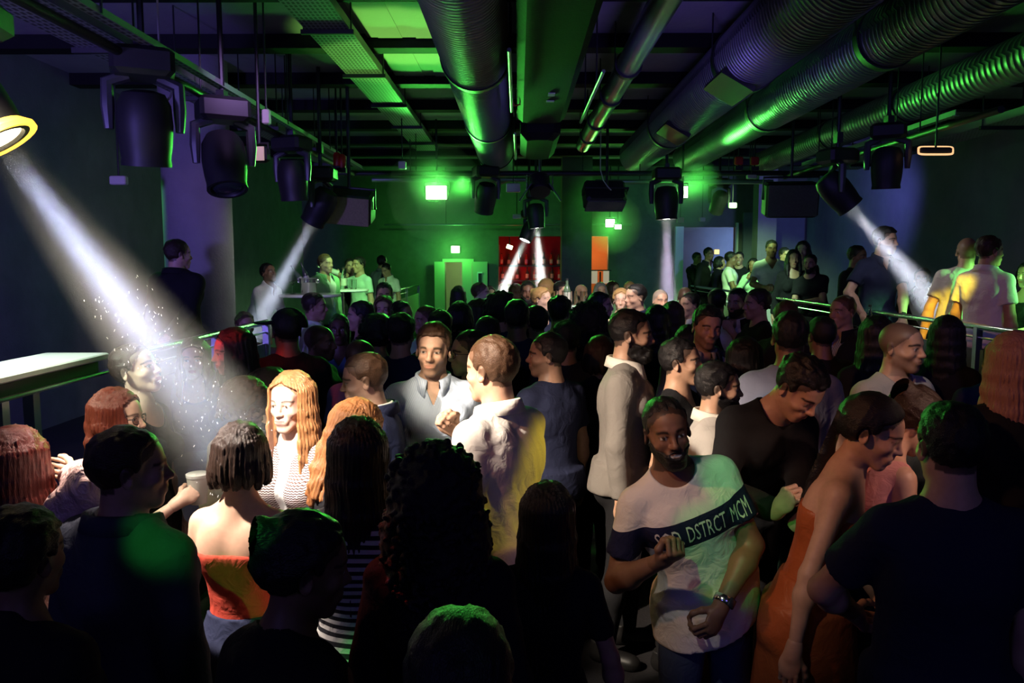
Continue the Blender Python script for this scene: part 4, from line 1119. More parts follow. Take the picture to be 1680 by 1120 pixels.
# ------------------------------------------------------------------ stage fixtures
def frame_to(d):
    d = unit(d); a = np.array([0, 0, 1.0]) if abs(d[2]) < .95 else np.array([0, 1.0, 0]); x = unit(np.cross(a, d)); y = np.cross(d, x)
    return np.stack([x, y, d], 1)
BEAMS = []
def moving_head(label, px, py, Y, size=1.0, target=None, on=None, group='moving head spotlights', yaw=20, tilt=0, pipe_z=3.1, warm=False, bright=1.0, cone=7, L=3, density=.5, col=(1, .95, .92), halo=None):
    """base box under the pipe, U-shaped yoke, swivelling lamp head with lens; px,py is the pivot of the head"""
    c = pix(px, py, Y); s = size
    t = thing('moving_head', label, 'spotlight', (c[0], c[1], c[2]), 0, group)
    RZ0 = rot('z', yaw)
    top = c + [0, 0, .30 * s]
    MB().box(top + [0, 0, .0], (.30 * s, .26 * s, .14 * s), RZ0, bev=.025).build('base', 'black_metal', t)
    m = MB().tube([top + [0, 0, .05], (top[0], top[1], ZC + .004)], .018, 8).box((top[0], top[1], max(pipe_z, top[2] + .08)), (.05, .08, .09)); m.build('clamp', 'metal_dark', t)
    if target is None: d = rot('z', yaw) @ rot('x', tilt) @ np.array([0, 0, -1.0])
    else: d = unit(np.asarray(target, float) - c)
    ax = unit(np.cross(d, [0, 0, 1.0])) if abs(d[2]) < .985 else RZ0 @ np.array([1.0, 0, 0])
    y = MB()
    for k in (-1, 1):
        pth = [top + ax * k * .07 * s - [0, 0, .06 * s], top + ax * k * .165 * s - [0, 0, .10 * s], c + ax * k * .168 * s + [0, 0, .08 * s], c + ax * k * .165 * s - [0, 0, .03 * s]]
        y.tube(pth, [.03 * s, .034 * s, .032 * s, .022 * s], 8)
    y.build('yoke', 'yoke', t, smooth=True)
    M = frame_to(d)
    MB().lathe([(.05 * s, -.17 * s), (.10 * s, -.155 * s), (.128 * s, -.10 * s), (.135 * s, 0), (.128 * s, .10 * s), (.118 * s, .17 * s), (.122 * s, .19 * s), (.122 * s, .205 * s), (.102 * s, .205 * s), (.098 * s, .19 * s)], 24, M=M, c=c).build('lamp_head', 'black_metal', t, smooth=True, angle=40)
    MB().lathe([(.0985 * s, .188 * s), (.09 * s, .194 * s), (.05 * s, .200 * s), (.0, .202 * s)][:3], 24, M=M, c=c).build('lens', ('lens_warm' if warm else 'lens_on') if on else 'lens_off', t, smooth=True)
    if warm: MB().lathe([(.122 * s, .16 * s), (.150 * s, .19 * s), (.150 * s, .21 * s), (.124 * s, .206 * s), (.120 * s, .16 * s)], 24, M=M, c=c).build('lens_ring', 'lens_ring', t, smooth=True)
    if on:
        lo = lamp('SPOT', 'beam_lamp', c + d * .23 * s, col, on, np.asarray(target, float), .045 * s, cone, .35)
        mi = t.matrix_basis.inverted(); lo.parent = t; lo.matrix_parent_inverse = mi
        if halo:
            lo = lamp('SPOT', 'beam_halo_lamp', c + d * .23 * s, halo, on * .5, np.asarray(target, float), .045 * s, cone * 1.5, .8); lo.parent = t; lo.matrix_parent_inverse = mi; cone *= 1.3  # second, wider spot added to tint the beam's edges
        BEAMS.append((c + d * .215 * s, d, L, cone, density, .085 * s, label))
    return t
P3 = lambda a, b, c_: pix(a, b, c_)
moving_head('spotlight with glowing amber rim throwing the widest white beam at the frame edge', -56, 158, 2.55, .80, P3(366, 716, 2.72), 760, yaw=10, warm=True, cone=9.5, L=1.5, density=1.25, col=(.74, .92, 1), halo=(.40, .30, 1.0))
moving_head('large dark moving spotlight second along the wall truss, head pointing down', 238, 205, 4.35, 1.05, None, None, yaw=25, tilt=8)
moving_head('dark moving spotlight with green-lit yoke beside the lit square floodlight', 368, 262, 5.3, 1.05, None, None, yaw=30, tilt=-22)
moving_head('dark spotlight with chrome lens hanging between floodlight and wedge speaker', 480, 292, 7.0, .95, None, None, yaw=-20, tilt=6)
moving_head('spotlight beside the brown wedge speaker throwing a thin beam onto the tables', 527, 336, 7.6, .95, P3(438, 505, 7.8), 1300, yaw=0, cone=11, L=2.0, density=.9, col=(.70, .76, 1))
moving_head('unlit dark spotlight left of the middle beams under the cross pipe', 797, 322, 10.0, 1.0, None, None, yaw=20, tilt=25)
moving_head('spotlight in the middle throwing a beam straight down into the bar crowd', 879, 352, 11.0, .9, P3(889, 480, 11.0), 1500, yaw=0, cone=12, L=1.5, density=1.3)
moving_head('small spotlight throwing the slanting beam beside the middle one', 868, 378, 11.6, .8, P3(822, 485, 11.4), 1300, yaw=0, cone=12, L=1.5, density=1.3)
moving_head('spotlight throwing a violet vertical beam near the orange doorway', 1093, 330, 9.6, 1.05, P3(1096, 500, 9.6), 1000, yaw=0, cone=12, L=1.8, density=.9, col=(.80, .68, 1))
moving_head('spotlight throwing its beam onto the man in navy polo at the rail', 1372, 312, 7.0, .95, P3(1552, 522, 6.9), 1800, yaw=15, cone=14, L=2.1, density=.7, col=(.80, .84, 1))
moving_head('unlit spotlight with pale yoke nearest the glowing oval outline lamp', 1455, 272, 6.6, .9, None, None, yaw=-25, tilt=5)
moving_head('half-hidden dark spotlight behind the green floodlight near the window', 1180, 330, 12.0, .9, None, None, yaw=10, tilt=40)

def flood(label, px, py, Y, wpx, hpx, mat, power, color, target, yaw=0, cone=130):
    c = pix(px, py, Y); k = Y / FPX
    t = thing('floodlight', label, 'floodlight', c); R = rot('z', yaw)
    w_, h_ = wpx * k, hpx * k
    MB().box(c + R @ np.array([0, .05, 0]), (w_ * 1.15, .09, h_ * 1.2), R, bev=.02).build('housing', 'black_metal', t)
    MB().box(c + R @ np.array([0, -.004, 0]), (w_, .012, h_), R).build('lens', mat, t)
    MB().tube([c + [-w_ * .6, .05, 0], c + [-w_ * .6, .05, h_ * .8], c + [w_ * .6, .05, h_ * .8], c + [w_ * .6, .05, 0]], .012, 8).tube([c + [0, .05, h_ * .8], (c[0], c[1] + .05, ZC + .004)], .013, 8).build('bracket', 'metal_dark', t)
    if power:
        lo = lamp('SPOT', 'flood_lamp', c + [0, -.06, 0], color, power, target, .12, cone, .9); lo.parent = t; lo.matrix_parent_inverse = t.matrix_basis.inverted()
    return t
GREEN = (.10, 1.0, .10)
flood('blazing square green-white floodlight on the cross pipe, largest of the lit floods', 716, 316, 10.3, 33, 21, 'flood_on', 620, GREEN, (-.75, 5.5, 3.3), cone=48)
flood('bright green-white floodlight beside the violet beam spotlight', 1121, 315, 10.2, 14, 18, 'flood_on', 380, GREEN, (2.6, 7.2, 3.5), cone=44)
flood('small bright green-white flood high on the back wall near the orange doorway', 1001, 366, 14.6, 14, 12, 'flood_on', 120, GREEN, (1.0, 8, 1.2), cone=100)
flood('small round white lamp hanging just under the back wall flood', 1014, 372, 14.4, 10, 7, 'flood_on', 0, GREEN, None)
flood('square floodlight with pinkish lit face on the wall truss', 422, 252, 5.6, 24, 22, 'pinkish', 0, GREEN, None, yaw=-10)
ex = thing('exit_sign', 'small glowing white-green box lamp above the green door', 'lamp', pix(747, 409, 15.93))
c = pix(747, 409, 15.93); MB().box(c, (.16, .05, .13), bev=.01).build('lit_face', 'exit_on', ex); MB().box(c + [0, .04, 0], (.18, .05, .15)).build('back_box', 'white_plastic', ex)
lamp('POINT', 'exit_glow', c + [0, -.35, -.05], GREEN, 22, size=.08)
lamp('SPOT', 'green_wall_wash', (-1.4, 12.6, 3.3), GREEN, 80, (-1.0, 16, 2.0), .1, 95, .9)  # unseen fill added to turn the back wall green
lamp('SPOT', 'green_wall_wash', (1.6, 12.8, 3.3), GREEN, 36, (1.9, 16, 2.2), .1, 90, .9)  # second added green fill for the back wall
lamp('SPOT', 'green_crowd_head', (-.7, 9.9, 3.0), GREEN, 230, (.1, 4.6, 1.6), .06, 60, .9)  # unseen spot added for the floodlight's green rim on the crowd
ex = thing('exit_lamp', 'tilted tiny green-white lamp inside the red bar niche', 'lamp', pix(836, 405, 16.3))
c = pix(836, 405, 16.3); MB().box(c, (.12, .05, .08), rot('y', 20)).build('lit_face', 'exit_on', ex); MB().tube([c, (c[0], c[1], 2.69)], .01, 6).build('stem', 'black_metal', ex)
lamp('POINT', 'corridor_lamp', (-1.2, YB + .7, 2.0), (.55, 1.0, .3), 14, size=.1)
lamp('POINT', 'niche_lamp', (-.1, YB + .9, 1.7), (1.0, .08, .05), 9, size=.1)
lamp('POINT', 'orange_lamp', (1.62, YB + .7, 2.3), (1.0, .5, .2), 22, size=.1)
lamp('POINT', 'booth_lamp', (4.75, YB + .8, 2.3), (.4, .6, 1.0), 40, size=.05)  # added point light, kept out of sight, to brighten the booth
lamp('SPOT', 'green_uplight', (-.95, 6.6, 1.9), (.35, 1.0, .14), 150, (-.93, 6.55, 3.8), .05, 50, .3)
lamp('SPOT', 'green_table_lamp', (2.9, 10.4, 3.3), (.45, 1.0, .35), 620, (3.8, 13.2, 1.85), .06, 42, .7)
lamp('SPOT', 'green_table_lamp', (-1.3, 8.2, 3.2), (.40, 1.0, .34), 420, (-2.2, 10.4, 1.75), .06, 46, .7)

# loudspeakers, beacons and small boxes
def speaker(label, px, py, Y, w_, h_, d_, R, mat='grille'):
    c = pix(px, py, Y); t = thing('loudspeaker', label, 'speaker', c, 0, 'ceiling loudspeakers')
    MB().box(c, (w_, d_, h_), R, bev=.03).build('cabinet', 'black_metal', t)
    MB().box(c + R @ np.array([0, -d_ / 2 - .005, 0]), (w_ * .93, .02, h_ * .9), R).build('grille', mat, t)
    MB().tube([c + R @ np.array([-w_ / 2 - .015, 0, 0]), c + R @ np.array([-w_ / 2 - .015, 0, h_ * .65]), c + R @ np.array([w_ / 2 + .015, 0, h_ * .65]), c + R @ np.array([w_ / 2 + .015, 0, 0])], .015, 8).tube([c + R @ np.array([0, 0, h_ * .64]), (*(c + R @ np.array([0, 0, h_ * .65]))[:2], ZC + .004)], .018, 8).build('bracket', 'metal_dark', t)
speaker('wedge loudspeaker with brown grille beside the thin-beam spotlight', 573, 340, 8.0, .48, .30, .30, rot('y', 5) @ rot('x', 18), 'grille_brown')
speaker('black loudspeaker box tilted down over the middle of the dance floor', 991, 320, 9.8, .50, .24, .30, rot('z', 8) @ rot('x', 62))
speaker('square blue-grey loudspeaker against the blue wall by the rail spotlight', 1296, 327, 9.6, .60, .40, .35, rot('z', -8) @ rot('x', 10))
def beacon(label, px, py, Y, shape):
    c = pix(px, py, Y); t = thing('beacon', label, 'beacon', c, 0, 'red beacons')
    if shape == 'round': MB().lathe([(.035, -.07), (.04, -.05), (.04, .05), (.025, .075)], 16, c=c).build('dome', 'red_plastic', t, smooth=True)
    else: MB().box(c, (.10, .06, .10), bev=.012).build('dome', 'red_plastic', t)
    MB().box(c + [0, .0, -.09], (.09, .07, .05)).tube([c + [0, 0, -.1], (c[0], c[1] , ZC + .004)], .010, 6).build('socket', 'black_metal', t)
beacon('round red beacon nearer the wall, first of two over the wedge speaker', 553, 262, 8.4, 'round')
beacon('round red beacon second of two over the wedge speaker', 561, 265, 8.4, 'round')
beacon('square red beacon nearer the violet beam, above the cross pipe', 1212, 264, 9.9, 'box')
beacon('square red beacon nearer the grey speaker, above the cross pipe', 1238, 264, 9.9, 'box')
for lab, a, b, Y, ww_, hh_ in (('small white box fixed above the lit square floodlight', 437, 192, 5.6, .05, .10), ('small pale box hanging under the perforated tray', 660, 271, 9.0, .085, .085),
        ('beige box on the dark wall behind the big spotlight', 195, 296, 6.4, .13, .07), ('pale green-lit box at the end of the ribbed duct', 842, 308, 10.2, .18, .11),
        ('small pale box below the pale one at the duct end', 848, 355, 12.0, .13, .07), ('yellowish box clipped to the conduit by the grey speaker', 1233, 290, 10.0, .12, .05),
        ('small green-lit box under the window lamps', 1202, 337, 11.5, .11, .08), ('little pale box over the booth window', 1152, 360, 13.5, .10, .07), ('pale box over the booth window edge', 1116, 361, 13.5, .12, .09)):
    c = pix(a, b, Y); t = thing('junction_box', lab, 'box', c); MB().box(c, (ww_, .06, hh_), bev=.008).build('case', 'white_plastic', t); MB().tube([c + [0, 0, hh_ / 2 - .01], (c[0], c[1], ZC + .004)], .007, 6).build('stem', 'black_metal', t)
c = pix(1535, 247, 6.4); t = thing('outline_lamp', 'flat oval lamp with softly glowing rim hanging near the rail', 'lamp', c)
pts = [c + np.array([.135 * math.copysign(abs(math.cos(a)) ** .4, math.cos(a)) + .02 * math.sin(a), .05 * math.sin(a), .036 * math.copysign(abs(math.sin(a)) ** .4, math.sin(a))]) for a in np.linspace(0, 6.283, 33)]
MB().tube(pts, .008, 8, caps=False).build('rim', 'amber_dim', t, smooth=True); MB().box(c, (.25, .04, .05), bev=.01).build('plate', 'black_metal', t); MB().tube([c + [0, 0, .02], (c[0], c[1], ZC + .004)], .008, 6).build('hanger', 'black_metal', t)
# barn-door lamp in the middle
c = pix(886, 312, 9.3); t = thing('barn_door_lamp', 'dark lamp with open barn door flaps under the spine box', 'spotlight', c)
MB().lathe([(.08, -.16), (.12, -.12), (.13, .06), (.12, .08)], 20, M=frame_to((.05, -.5, -.8)), c=c + [0, .1, .05]).build('lamp_head', 'black_metal', t, smooth=True)
for k, ang in ((-1, 35), (1, -35)):
    R = rot('y', ang * 1.0); MB().box(c + [k * .17, -.02, -.03], (.012, .16, .24), R).build('flap', 'metal_dark', t)
MB().tube([c + [-.15, .1, 0], c + [-.15, .1, .18], c + [.15, .1, .18], c + [.15, .1, 0]], .014, 8).tube([c + [0, .1, .18], (c[0], c[1] + .1, ZC + .004)], .02, 8).build('bracket', 'chrome', t)
# cables looping from fixtures
for lab, P_ in (('pale cable loop beside the second wall spotlight', [(264, 140), (276, 128), (283, 142), (280, 158), (270, 170)]), ('thin cable hanging beside the black speaker box', [(985, 278), (990, 296), (997, 306), (1003, 312)]),):
    pts = [pix(a, b, 4.5 if a < 400 else 9.5) for a, b in P_]; pts = [np.array([pts[0][0], pts[0][1], ZC])] + pts
    tag(MB().tube(pts, .006, 8).build('cable', 'white_plastic', smooth=True), lab, 'cable')

# ------------------------------------------------------------------ railings, tables, counter
def railing(label, x, y0, y1, step=1.55, panel='glass_dark'):
    t = thing('railing', label, 'railing', (x, (y0 + y1) / 2, PZ))
    MB().tube([(x, y0, RZ_), (x, y1, RZ_)], .021, 14).build('top_rail', 'chrome', t, smooth=True)
    MB().tube([(x, y0, RZ_ - .075), (x, y1, RZ_ - .075)], .008, 8).build('lower_bar', 'chrome', t, smooth=True)
    y = y0 + .02
    while y <= y1 + .01:
        MB().box((x, y, (PZ + RZ_) / 2), (.045, .045, RZ_ - PZ)).build('post', 'metal_steel', t); 
        if y + step <= y1 + .01: MB().box((x, y + step / 2, (PZ + RZ_) / 2 - .05), (.014, step - .1, RZ_ - PZ - .22)).build('infill_panel', 'panel_frost' if x > 0 and 9.0 < y < 13.0 else panel, t)
        y += step
    return t
railing('steel hand railing of the platform where the widest beam falls', RAIL_L, 4.05, 6.15, 1.03)
railing('hand railing far along the same platform with green panel, ending by the door', RAIL_L, 12.2, 15.7, 1.7, 'door_paint')
railing('long steel hand railing in front of the man in navy polo', RAIL_R, 1.9, 15.2, 1.9)
t = thing('counter', 'glossy white bar counter shelf on posts at the frame edge', 'counter', (-2.1, 2.8, PZ))
MB().box((-2.08, 2.75, 1.605), (.30, 1.95, .03), bev=.006).build('counter_top', 'counter_white', t)
MB().box((-2.08, 2.75, 1.560), (.24, 1.85, .055)).build('apron', 'black_metal', t)
MB().tube([(-1.92, 1.8, 1.535), (-1.92, 3.72, 1.535)], .010, 8).build('edge_trim', 'chrome', t)
for y in (2.2, 3.05, 3.25): MB().box((-2.02, y, (PZ + 1.55) / 2), (.045, .045, 1.55 - PZ)).build('post', 'metal_steel', t)
lamp('SPOT', 'counter_lamp', (-2.6, 2.4, 3.0), (.8, 1.0, .8), 420, (-2.1, 3.1, 1.6), .05, 40, .5)
def high_table(label, px, py, Y, r=.34, floor=PZ, mat='counter_white', square=False):
    c = pix(px, py, Y); t = thing('bar_table', label, 'table', (c[0], c[1], floor))
    MB().lathe([(r * .97, -.03), (r, -.022), (r, -.004), (r * .985, 0)], 28, c=c).build('table_top', mat, t, smooth=True, angle=30)
    MB().tube([(c[0], c[1], floor + .02), (c[0], c[1], c[2] - .02)], .035, 12).build('pedestal', 'metal_steel', t, smooth=True)
    MB().lathe([(.24, 0), (.24, .012), (.05, .03)], 24, c=(c[0], c[1], floor)).build('base_plate', 'metal_dark', t, smooth=True)
    return c
def glass(label, p, h=.13, r=.032, group='drinking glasses on the tables', mat='glass', stem=False):
    t = thing('wine_glass' if stem else 'tumbler', label, 'glass', p, 0, group)
    if stem: MB().lathe([(.034, 0), (.034, .003), (.005, .008), (.004, h * .45), (.03, h * .58), (r * 1.1, h * .75), (r * .9, h), (r * .86, h), (r * 1.05, h * .75), (.02, h * .6)], 18, c=p).build('goblet', mat, t, smooth=True)
    else: MB().lathe([(r * .8, 0), (r * .85, .006), (r, h), (r * .92, h), (r * .8, .012)], 18, c=p).build('vessel', mat, t, smooth=True)
    return t
def bottle(label, p, h=.30, r=.038, mat='bottle_glass', group='bottles on the tables', R=None):
    t = thing('bottle', label, 'bottle', p, 0, group)
    MB().lathe([(r * .9, 0), (r, .01), (r, h * .55), (r * .8, h * .65), (r * .36, h * .78), (r * .33, h * .95), (r * .4, h * .955), (r * .4, h)], 18, M=R, c=p).build('body', mat, t, smooth=True)
    RR = np.eye(3) if R is None else R
    MB().lathe([(r * 1.01, h * .15), (r * 1.02, h * .16), (r * 1.02, h * .48), (r * 1.01, h * .49)], 18, M=R, c=p).build('label_band', 'white_plastic', t, smooth=True)
    MB().lathe([(r * .42, h * .94), (r * .43, h * 1.01), (r * .2, h * 1.015)], 12, M=R, c=p).build('cap', 'metal_dark', t, smooth=True)
    return t
c = high_table('bright round bar table holding the ice bucket and wine glass', 508, 482, 8.6)
def bucket(label, p, r, h):
    t = thing('ice_bucket', label, 'ice bucket', p)
    MB().lathe([(r * .78, 0), (r * .8, .01), (r * .97, h * .95), (r * 1.04, h), (r, h), (r * .76, .015)], 26, c=p).build('pail', 'steel_bucket', t, smooth=True)
    for k in (-1, 1): MB().tube([p + np.array([k * r * .95, 0, h * .9]), p + np.array([k * r * 1.15, 0, h * .85]), p + np.array([k * r * 1.12, 0, h * .72]), p + np.array([k * r * .9, 0, h * .7])], .008, 8).build('handle', 'chrome', t, smooth=True)
bucket('steel ice bucket with bottle necks sticking out on the near table', c + [-.01, 0, .002], .10, .17)
bottle('bottle leaning out of the ice bucket towards the beam', c + [-.03, 0, .05], .30, .03, R=rot('y', -32))
bottle('dark bottle standing slanted in the ice bucket', c + [.0, .03, .05], .30, .03, mat='glass_dark', R=rot('y', -18))
glass('tall wine glass standing beside the ice bucket', c + [-.17, -.05, .002], .20, .035, stem=True, group=None)
c = high_table('second round bar table by the man pouring from a bottle', 560, 474, 10.0)
for i, (dx, dy, lab) in enumerate(((-.16, 0, 'tumbler on the second table nearest the ice bucket'), (-.08, -.06, 'tumbler beside the bottle on the second table'), (.10, .02, 'tumbler at the far edge of the second table'), (.17, -.03, 'last tumbler on the second table near the green shirt'))): glass(lab, c + [dx, dy, .002], .12)
bottle('clear bottle standing upright on the second table', c + [.02, .05, .002], .27, mat='glass')
c = high_table('round table with pale cloth and drinks amid the far crowd', 934, 501, 8.5, .30, 0, 'cloth_table')
for i, (dx, dy, lab) in enumerate(((-.14, .03, 'glass at the edge of the pale cloth table'), (-.05, -.07, 'glass at the front of the pale cloth table'), (.05, .05, 'glass at the middle of the pale cloth table'), (.14, -.03, 'glass near the bald man on the cloth table'))): glass(lab, c + [dx, dy, .002], .15)
bottle('bottle standing among the glasses on the pale cloth table', c + [-.02, .09, .002], .28)
c = high_table('bright table behind the rail among the men in white tees', 1215, 492, 11.0, .36)
for i, (dx, lab) in enumerate(((-.15, 'glass on the bright rail table, first from the window'), (0, 'glass in the middle of the bright rail table'), (.15, 'glass on the bright rail table nearest the white v-neck man'))): glass(lab, c + [dx, -.08, .002], .13)
c = pix(985, 446, 15.2)
t = thing('menu_board', 'pair of small lit menu panels on a stand under the orange opening', 'stand', (c[0], c[1], 0))
for k, ww_ in ((-.12, .13), (.11, .11)):
    MB().box(c + [k, 0, -.1], (ww_, .02, .24)).build('panel', 'pinkish', t)
MB().tube([(c[0], c[1] + .02, 0), (c[0], c[1] + .02, c[2])], .015, 8).box(c + [0, .02, .03], (.42, .02, .02)).build('stand_pole', 'metal_dark', t)
# bar niche shelves with bottles
t = thing('back_bar', 'wooden back bar with shelves in the red niche', 'bar', (.25, YB + 1.4, 0))
MB().box((.25, YB + 1.45, .55), (1.5, .4, 1.1)).build('cabinet', 'cloth_brown', t)
for z in (1.3, 1.62, 1.94): MB().box((.25, YB + 1.5, z), (1.5, .25, .03)).build('shelf', 'black_metal', t)
k = 0
for z in (1.315, 1.635, 1.955):
    for i in range(8):
        o = bottle('red-lit bottle on a shelf of the back bar', (-.38 + i * .18 + .02 * ((i * 7 + k) % 3), YB + 1.45, z), .24 + .02 * ((i + k) % 3), .035, ('bottle_glass', 'red_plastic', 'glass_dark')[(i + k) % 3], 'bottles in the red bar niche'); k += 1
# ------------------------------------------------------------------ patterned cloth
def pattern(fn):
    def f(name):
        m, nt, b = nodes_of(name)
        at = N(nt, 'ShaderNodeAttribute', attribute_name='rest'); sp = N(nt, 'ShaderNodeSeparateXYZ'); nt.links.new(at.outputs['Vector'], sp.inputs['Vector'])
        def m_(op, a, bb=None):
            n = N(nt, 'ShaderNodeMath', operation=op)
            for i, v in enumerate((a, bb)):
                if v is None: continue
                if isinstance(v, (int, float)): n.inputs[i].default_value = v
                else: nt.links.new(v, n.inputs[i])
            return n.outputs[0]
        def mix(fac, a, c):
            n = N(nt, 'ShaderNodeMix', data_type='RGBA')
            nt.links.new(fac, n.inputs['Factor'])
            for k, v in (('A', a), ('B', c)):
                if isinstance(v, tuple): n.inputs[k].default_value = (*v, 1)
                else: nt.links.new(v, n.inputs[k])
            return n.outputs['Result']
        nt.links.new(fn(sp.outputs['X'], sp.outputs['Y'], sp.outputs['Z'], m_, mix), b.inputs['Base Color'])
        b.inputs['Roughness'].default_value = .85; b.inputs['Specular IOR Level'].default_value = .2
        n1 = N(nt, 'ShaderNodeTexNoise', i_Scale=16.0, i_Detail=4.0, i_Distortion=1.2); nt.links.new(at.outputs['Vector'], n1.inputs['Vector'])
        bp = N(nt, 'ShaderNodeBump', i_Strength=.3, i_Distance=.03); nt.links.new(n1.outputs['Fac'], bp.inputs['Height']); nt.links.new(bp.outputs['Normal'], b.inputs['Normal'])
        return m
    return f
def band_tee(x, y, z, m_, mix):
    chest = m_('MULTIPLY', m_('MULTIPLY', m_('GREATER_THAN', z, 1.272), m_('LESS_THAN', z, 1.378)), m_('LESS_THAN', m_('ABSOLUTE', x), 1.0))
    return mix(chest, (.74, .73, .71), (.012, .014, .05))
def zig(x, y, z, m_, mix):
    v = m_('ADD', m_('MULTIPLY', z, 620.0), m_('MULTIPLY', m_('SINE', m_('MULTIPLY', x, 420.0)), 1.0))
    st = m_('GREATER_THAN', m_('SINE', v), .1)
    mid = m_('MULTIPLY', m_('LESS_THAN', m_('ABSOLUTE', x), m_('ADD', .012, m_('MULTIPLY', m_('SUBTRACT', z, 1.14), .06))), m_('GREATER_THAN', z, 1.14))
    return mix(mid, mix(st, (.80, .76, .72), (.10, .045, .03)), (.85, .83, .80))
def stripes(f, a, c, th=.0):
    return lambda x, y, z, m_, mix: mix(m_('GREATER_THAN', m_('SINE', m_('MULTIPLY', z, f)), th), a, c)
def vstripes(f, a, c): return lambda x, y, z, m_, mix: mix(m_('GREATER_THAN', m_('SINE', m_('MULTIPLY', x, f)), .2), a, c)
def fine_blue(x, y, z, m_, mix):
    return mix(m_('GREATER_THAN', m_('SINE', m_('MULTIPLY', m_('ADD', x, m_('MULTIPLY', y, .4)), 900.0)), .0), (.42, .52, .72), (.60, .68, .82))
MATDEF.update({'band_tee': pattern(band_tee), 'zigzag': pattern(zig), 'stripe_bw': pattern(stripes(230, (.65, .63, .60), (.02, .02, .025))), 'stripe_dark': pattern(stripes(300, (.22, .15, .11), (.015, .014, .02), -.3)),
    'stripe_v': pattern(vstripes(400, (.5, .5, .52), (.15, .15, .18))), 'shirt_fineblue': pattern(fine_blue)})

SPECS = []
def mp(*a, **k):
    SPECS.append([list(a), k]); return len(SPECS) - 1
# ------------------------------------------------------------------ front of the crowd
I = {}
mp('person with long dark red hair seen from behind, in shiny peach satin blouse', 18, 706, 2.25, 172, 'f', lod=0, hair='long', hc='darkred', top='blouse', tc='satin_peach', skin='light', L='loose', R={'w': (.10, -.12, 1.64), 'hint': (.9, .30, 1.2), 'hand': 'relaxed', 'palm': (-1, 0, 0)}, bottom='skirt', bc='cloth_black', lean=(6, -10, 0))
mp('dark-clothed person low at the frame corner in front of the satin blouse', 22, 838, 1.62, 165, 'f', lod=0, hair='bun', hc='black', top='blouse', tc='cloth_black', skin='brown', L='down', R='down')
mp('man with cropped dark hair in dark denim jacket, back turned, face in profile', 198, 703, 2.05, 158, 'm', lod=0, hair='short', hc='darkbrown', top='denim', tc='cloth_denim_dark', skin='tan', L='down', R='down', head=(-38, 0, 0), stout=1.02)
mp('woman with dark bobbed hair and bare shoulders in red strapless top seen from behind', 392, 697, 2.6, 176, 'f', lod=0, hair='bob', hc='darkbrown', top='strapless', tc='cloth_red', bottom='skirt', bc='cloth_navy', skin='light', L='down', R='hold', head=(14, 6, 0))
mp('woman with very long glossy black hair in striped top, back to camera', 586, 690, 2.45, 182, 'f', lod=0, hair='verylong', hc='black', top='tee', tc='stripe_bw', skin='light', L='loose', R='hold', head=(8, 0, 0))
mp('person with dark upswept hair close to camera between red dress and curls', 487, 846, 1.68, 150, 'f', lod=0, hair='bun', hc='black', top='tank', tc='cloth_black', skin='brown', L='down', R='down', head=(-32, 10, 0))
mp('woman with huge dark curly hair down to her shoulder blades, back turned', 716, 742, 1.85, 178, 'f', lod=0, hair='curlylong', hc='black', top='blouse', tc='cloth_black', skin='tan', L='down', R='down')
I['low'] = mp('dark-haired person cut by the bottom edge, fingers raised to shoulder', 752, 1012, 1.02, 176, 'm', lod=0, hair='short', hc='black', top='tee', tc='cloth_black', skin='tan', L='down', R={'w': (.13, -.10, 1.48), 'hint': (.8, -.2, -.8), 'hand': 'relaxed', 'palm': (0, 1, 0), 'hd': (0.1, .6, .8)})
mp('woman with long straight black hair and black dress next to the huge curls', 898, 796, 1.95, 172, 'f', lod=0, hair='verylong', hc='black', top='dress', tc='cloth_black', skin='tan', L='down', R='loose', bottom='skirt', bc='cloth_black')
I['tee'] = mp('smiling man in white tee with navy lettered chest band, hands at belly and chest', 1092, 650, 2.62, 10, 'm', lod=0, hair='crop', hc='black', top='tee', tc='band_tee', skin='brown', beard='short', face='smile', bottom='jeans', bc='cloth_denim', lean=(7, -19, 0), head=(-8, 2, -10), stout=1.06,
     R={'w': (.20, -.20, 1.31), 'hint': (.7, .1, -1), 'hand': 'fist', 'palm': (.3, 1, 0)}, L={'w': (-.02, -.21, 1.06), 'hint': (1, .15, -.35), 'hand': 'grip', 'palm': (0, 1, .1)})
mp('smiling woman with dark hair in rust orange dress bending towards phone glow', 1428, 648, 2.75, 66, 'f', lod=0, hair='pony', hc='black', top='strapless', tc='cloth_rust', skin='light', face='smile shut', bottom='skirt', bc='cloth_rust', lean=(14, 4, 0), head=(-6, 20, 0), L='belly', R='down')
mp('broad man in navy tee, back turned, filling the lower corner of the frame', 1566, 662, 2.05, 178, 'm', lod=0, hair='short', hc='black', top='tee', tc='cloth_navy', skin='light', L={'w': (.14, -.27, 1.06), 'hint': (1, .25, -.1), 'hand': 'relaxed', 'palm': (-1, 0, 0)}, R='down', stout=1.1)
mp('woman bowing her head, dark hair falling, bare shoulders in pink top', 1500, 636, 3.0, 100, 'f', lod=0, hair='bun', hc='darkbrown', top='straps', tc='cloth_pink', skin='light', lean=(24, 0, 0), head=(0, 34, 0), bottom='trousers', bc='cloth_navy', L='hold', R='hold')
mp('woman with long straight pinkish blond hair cut off by the frame edge', 1668, 548, 3.05, 170, 'f', lod=0, hair='long', hc='rose', top='blouse', tc='cloth_black', skin='light')
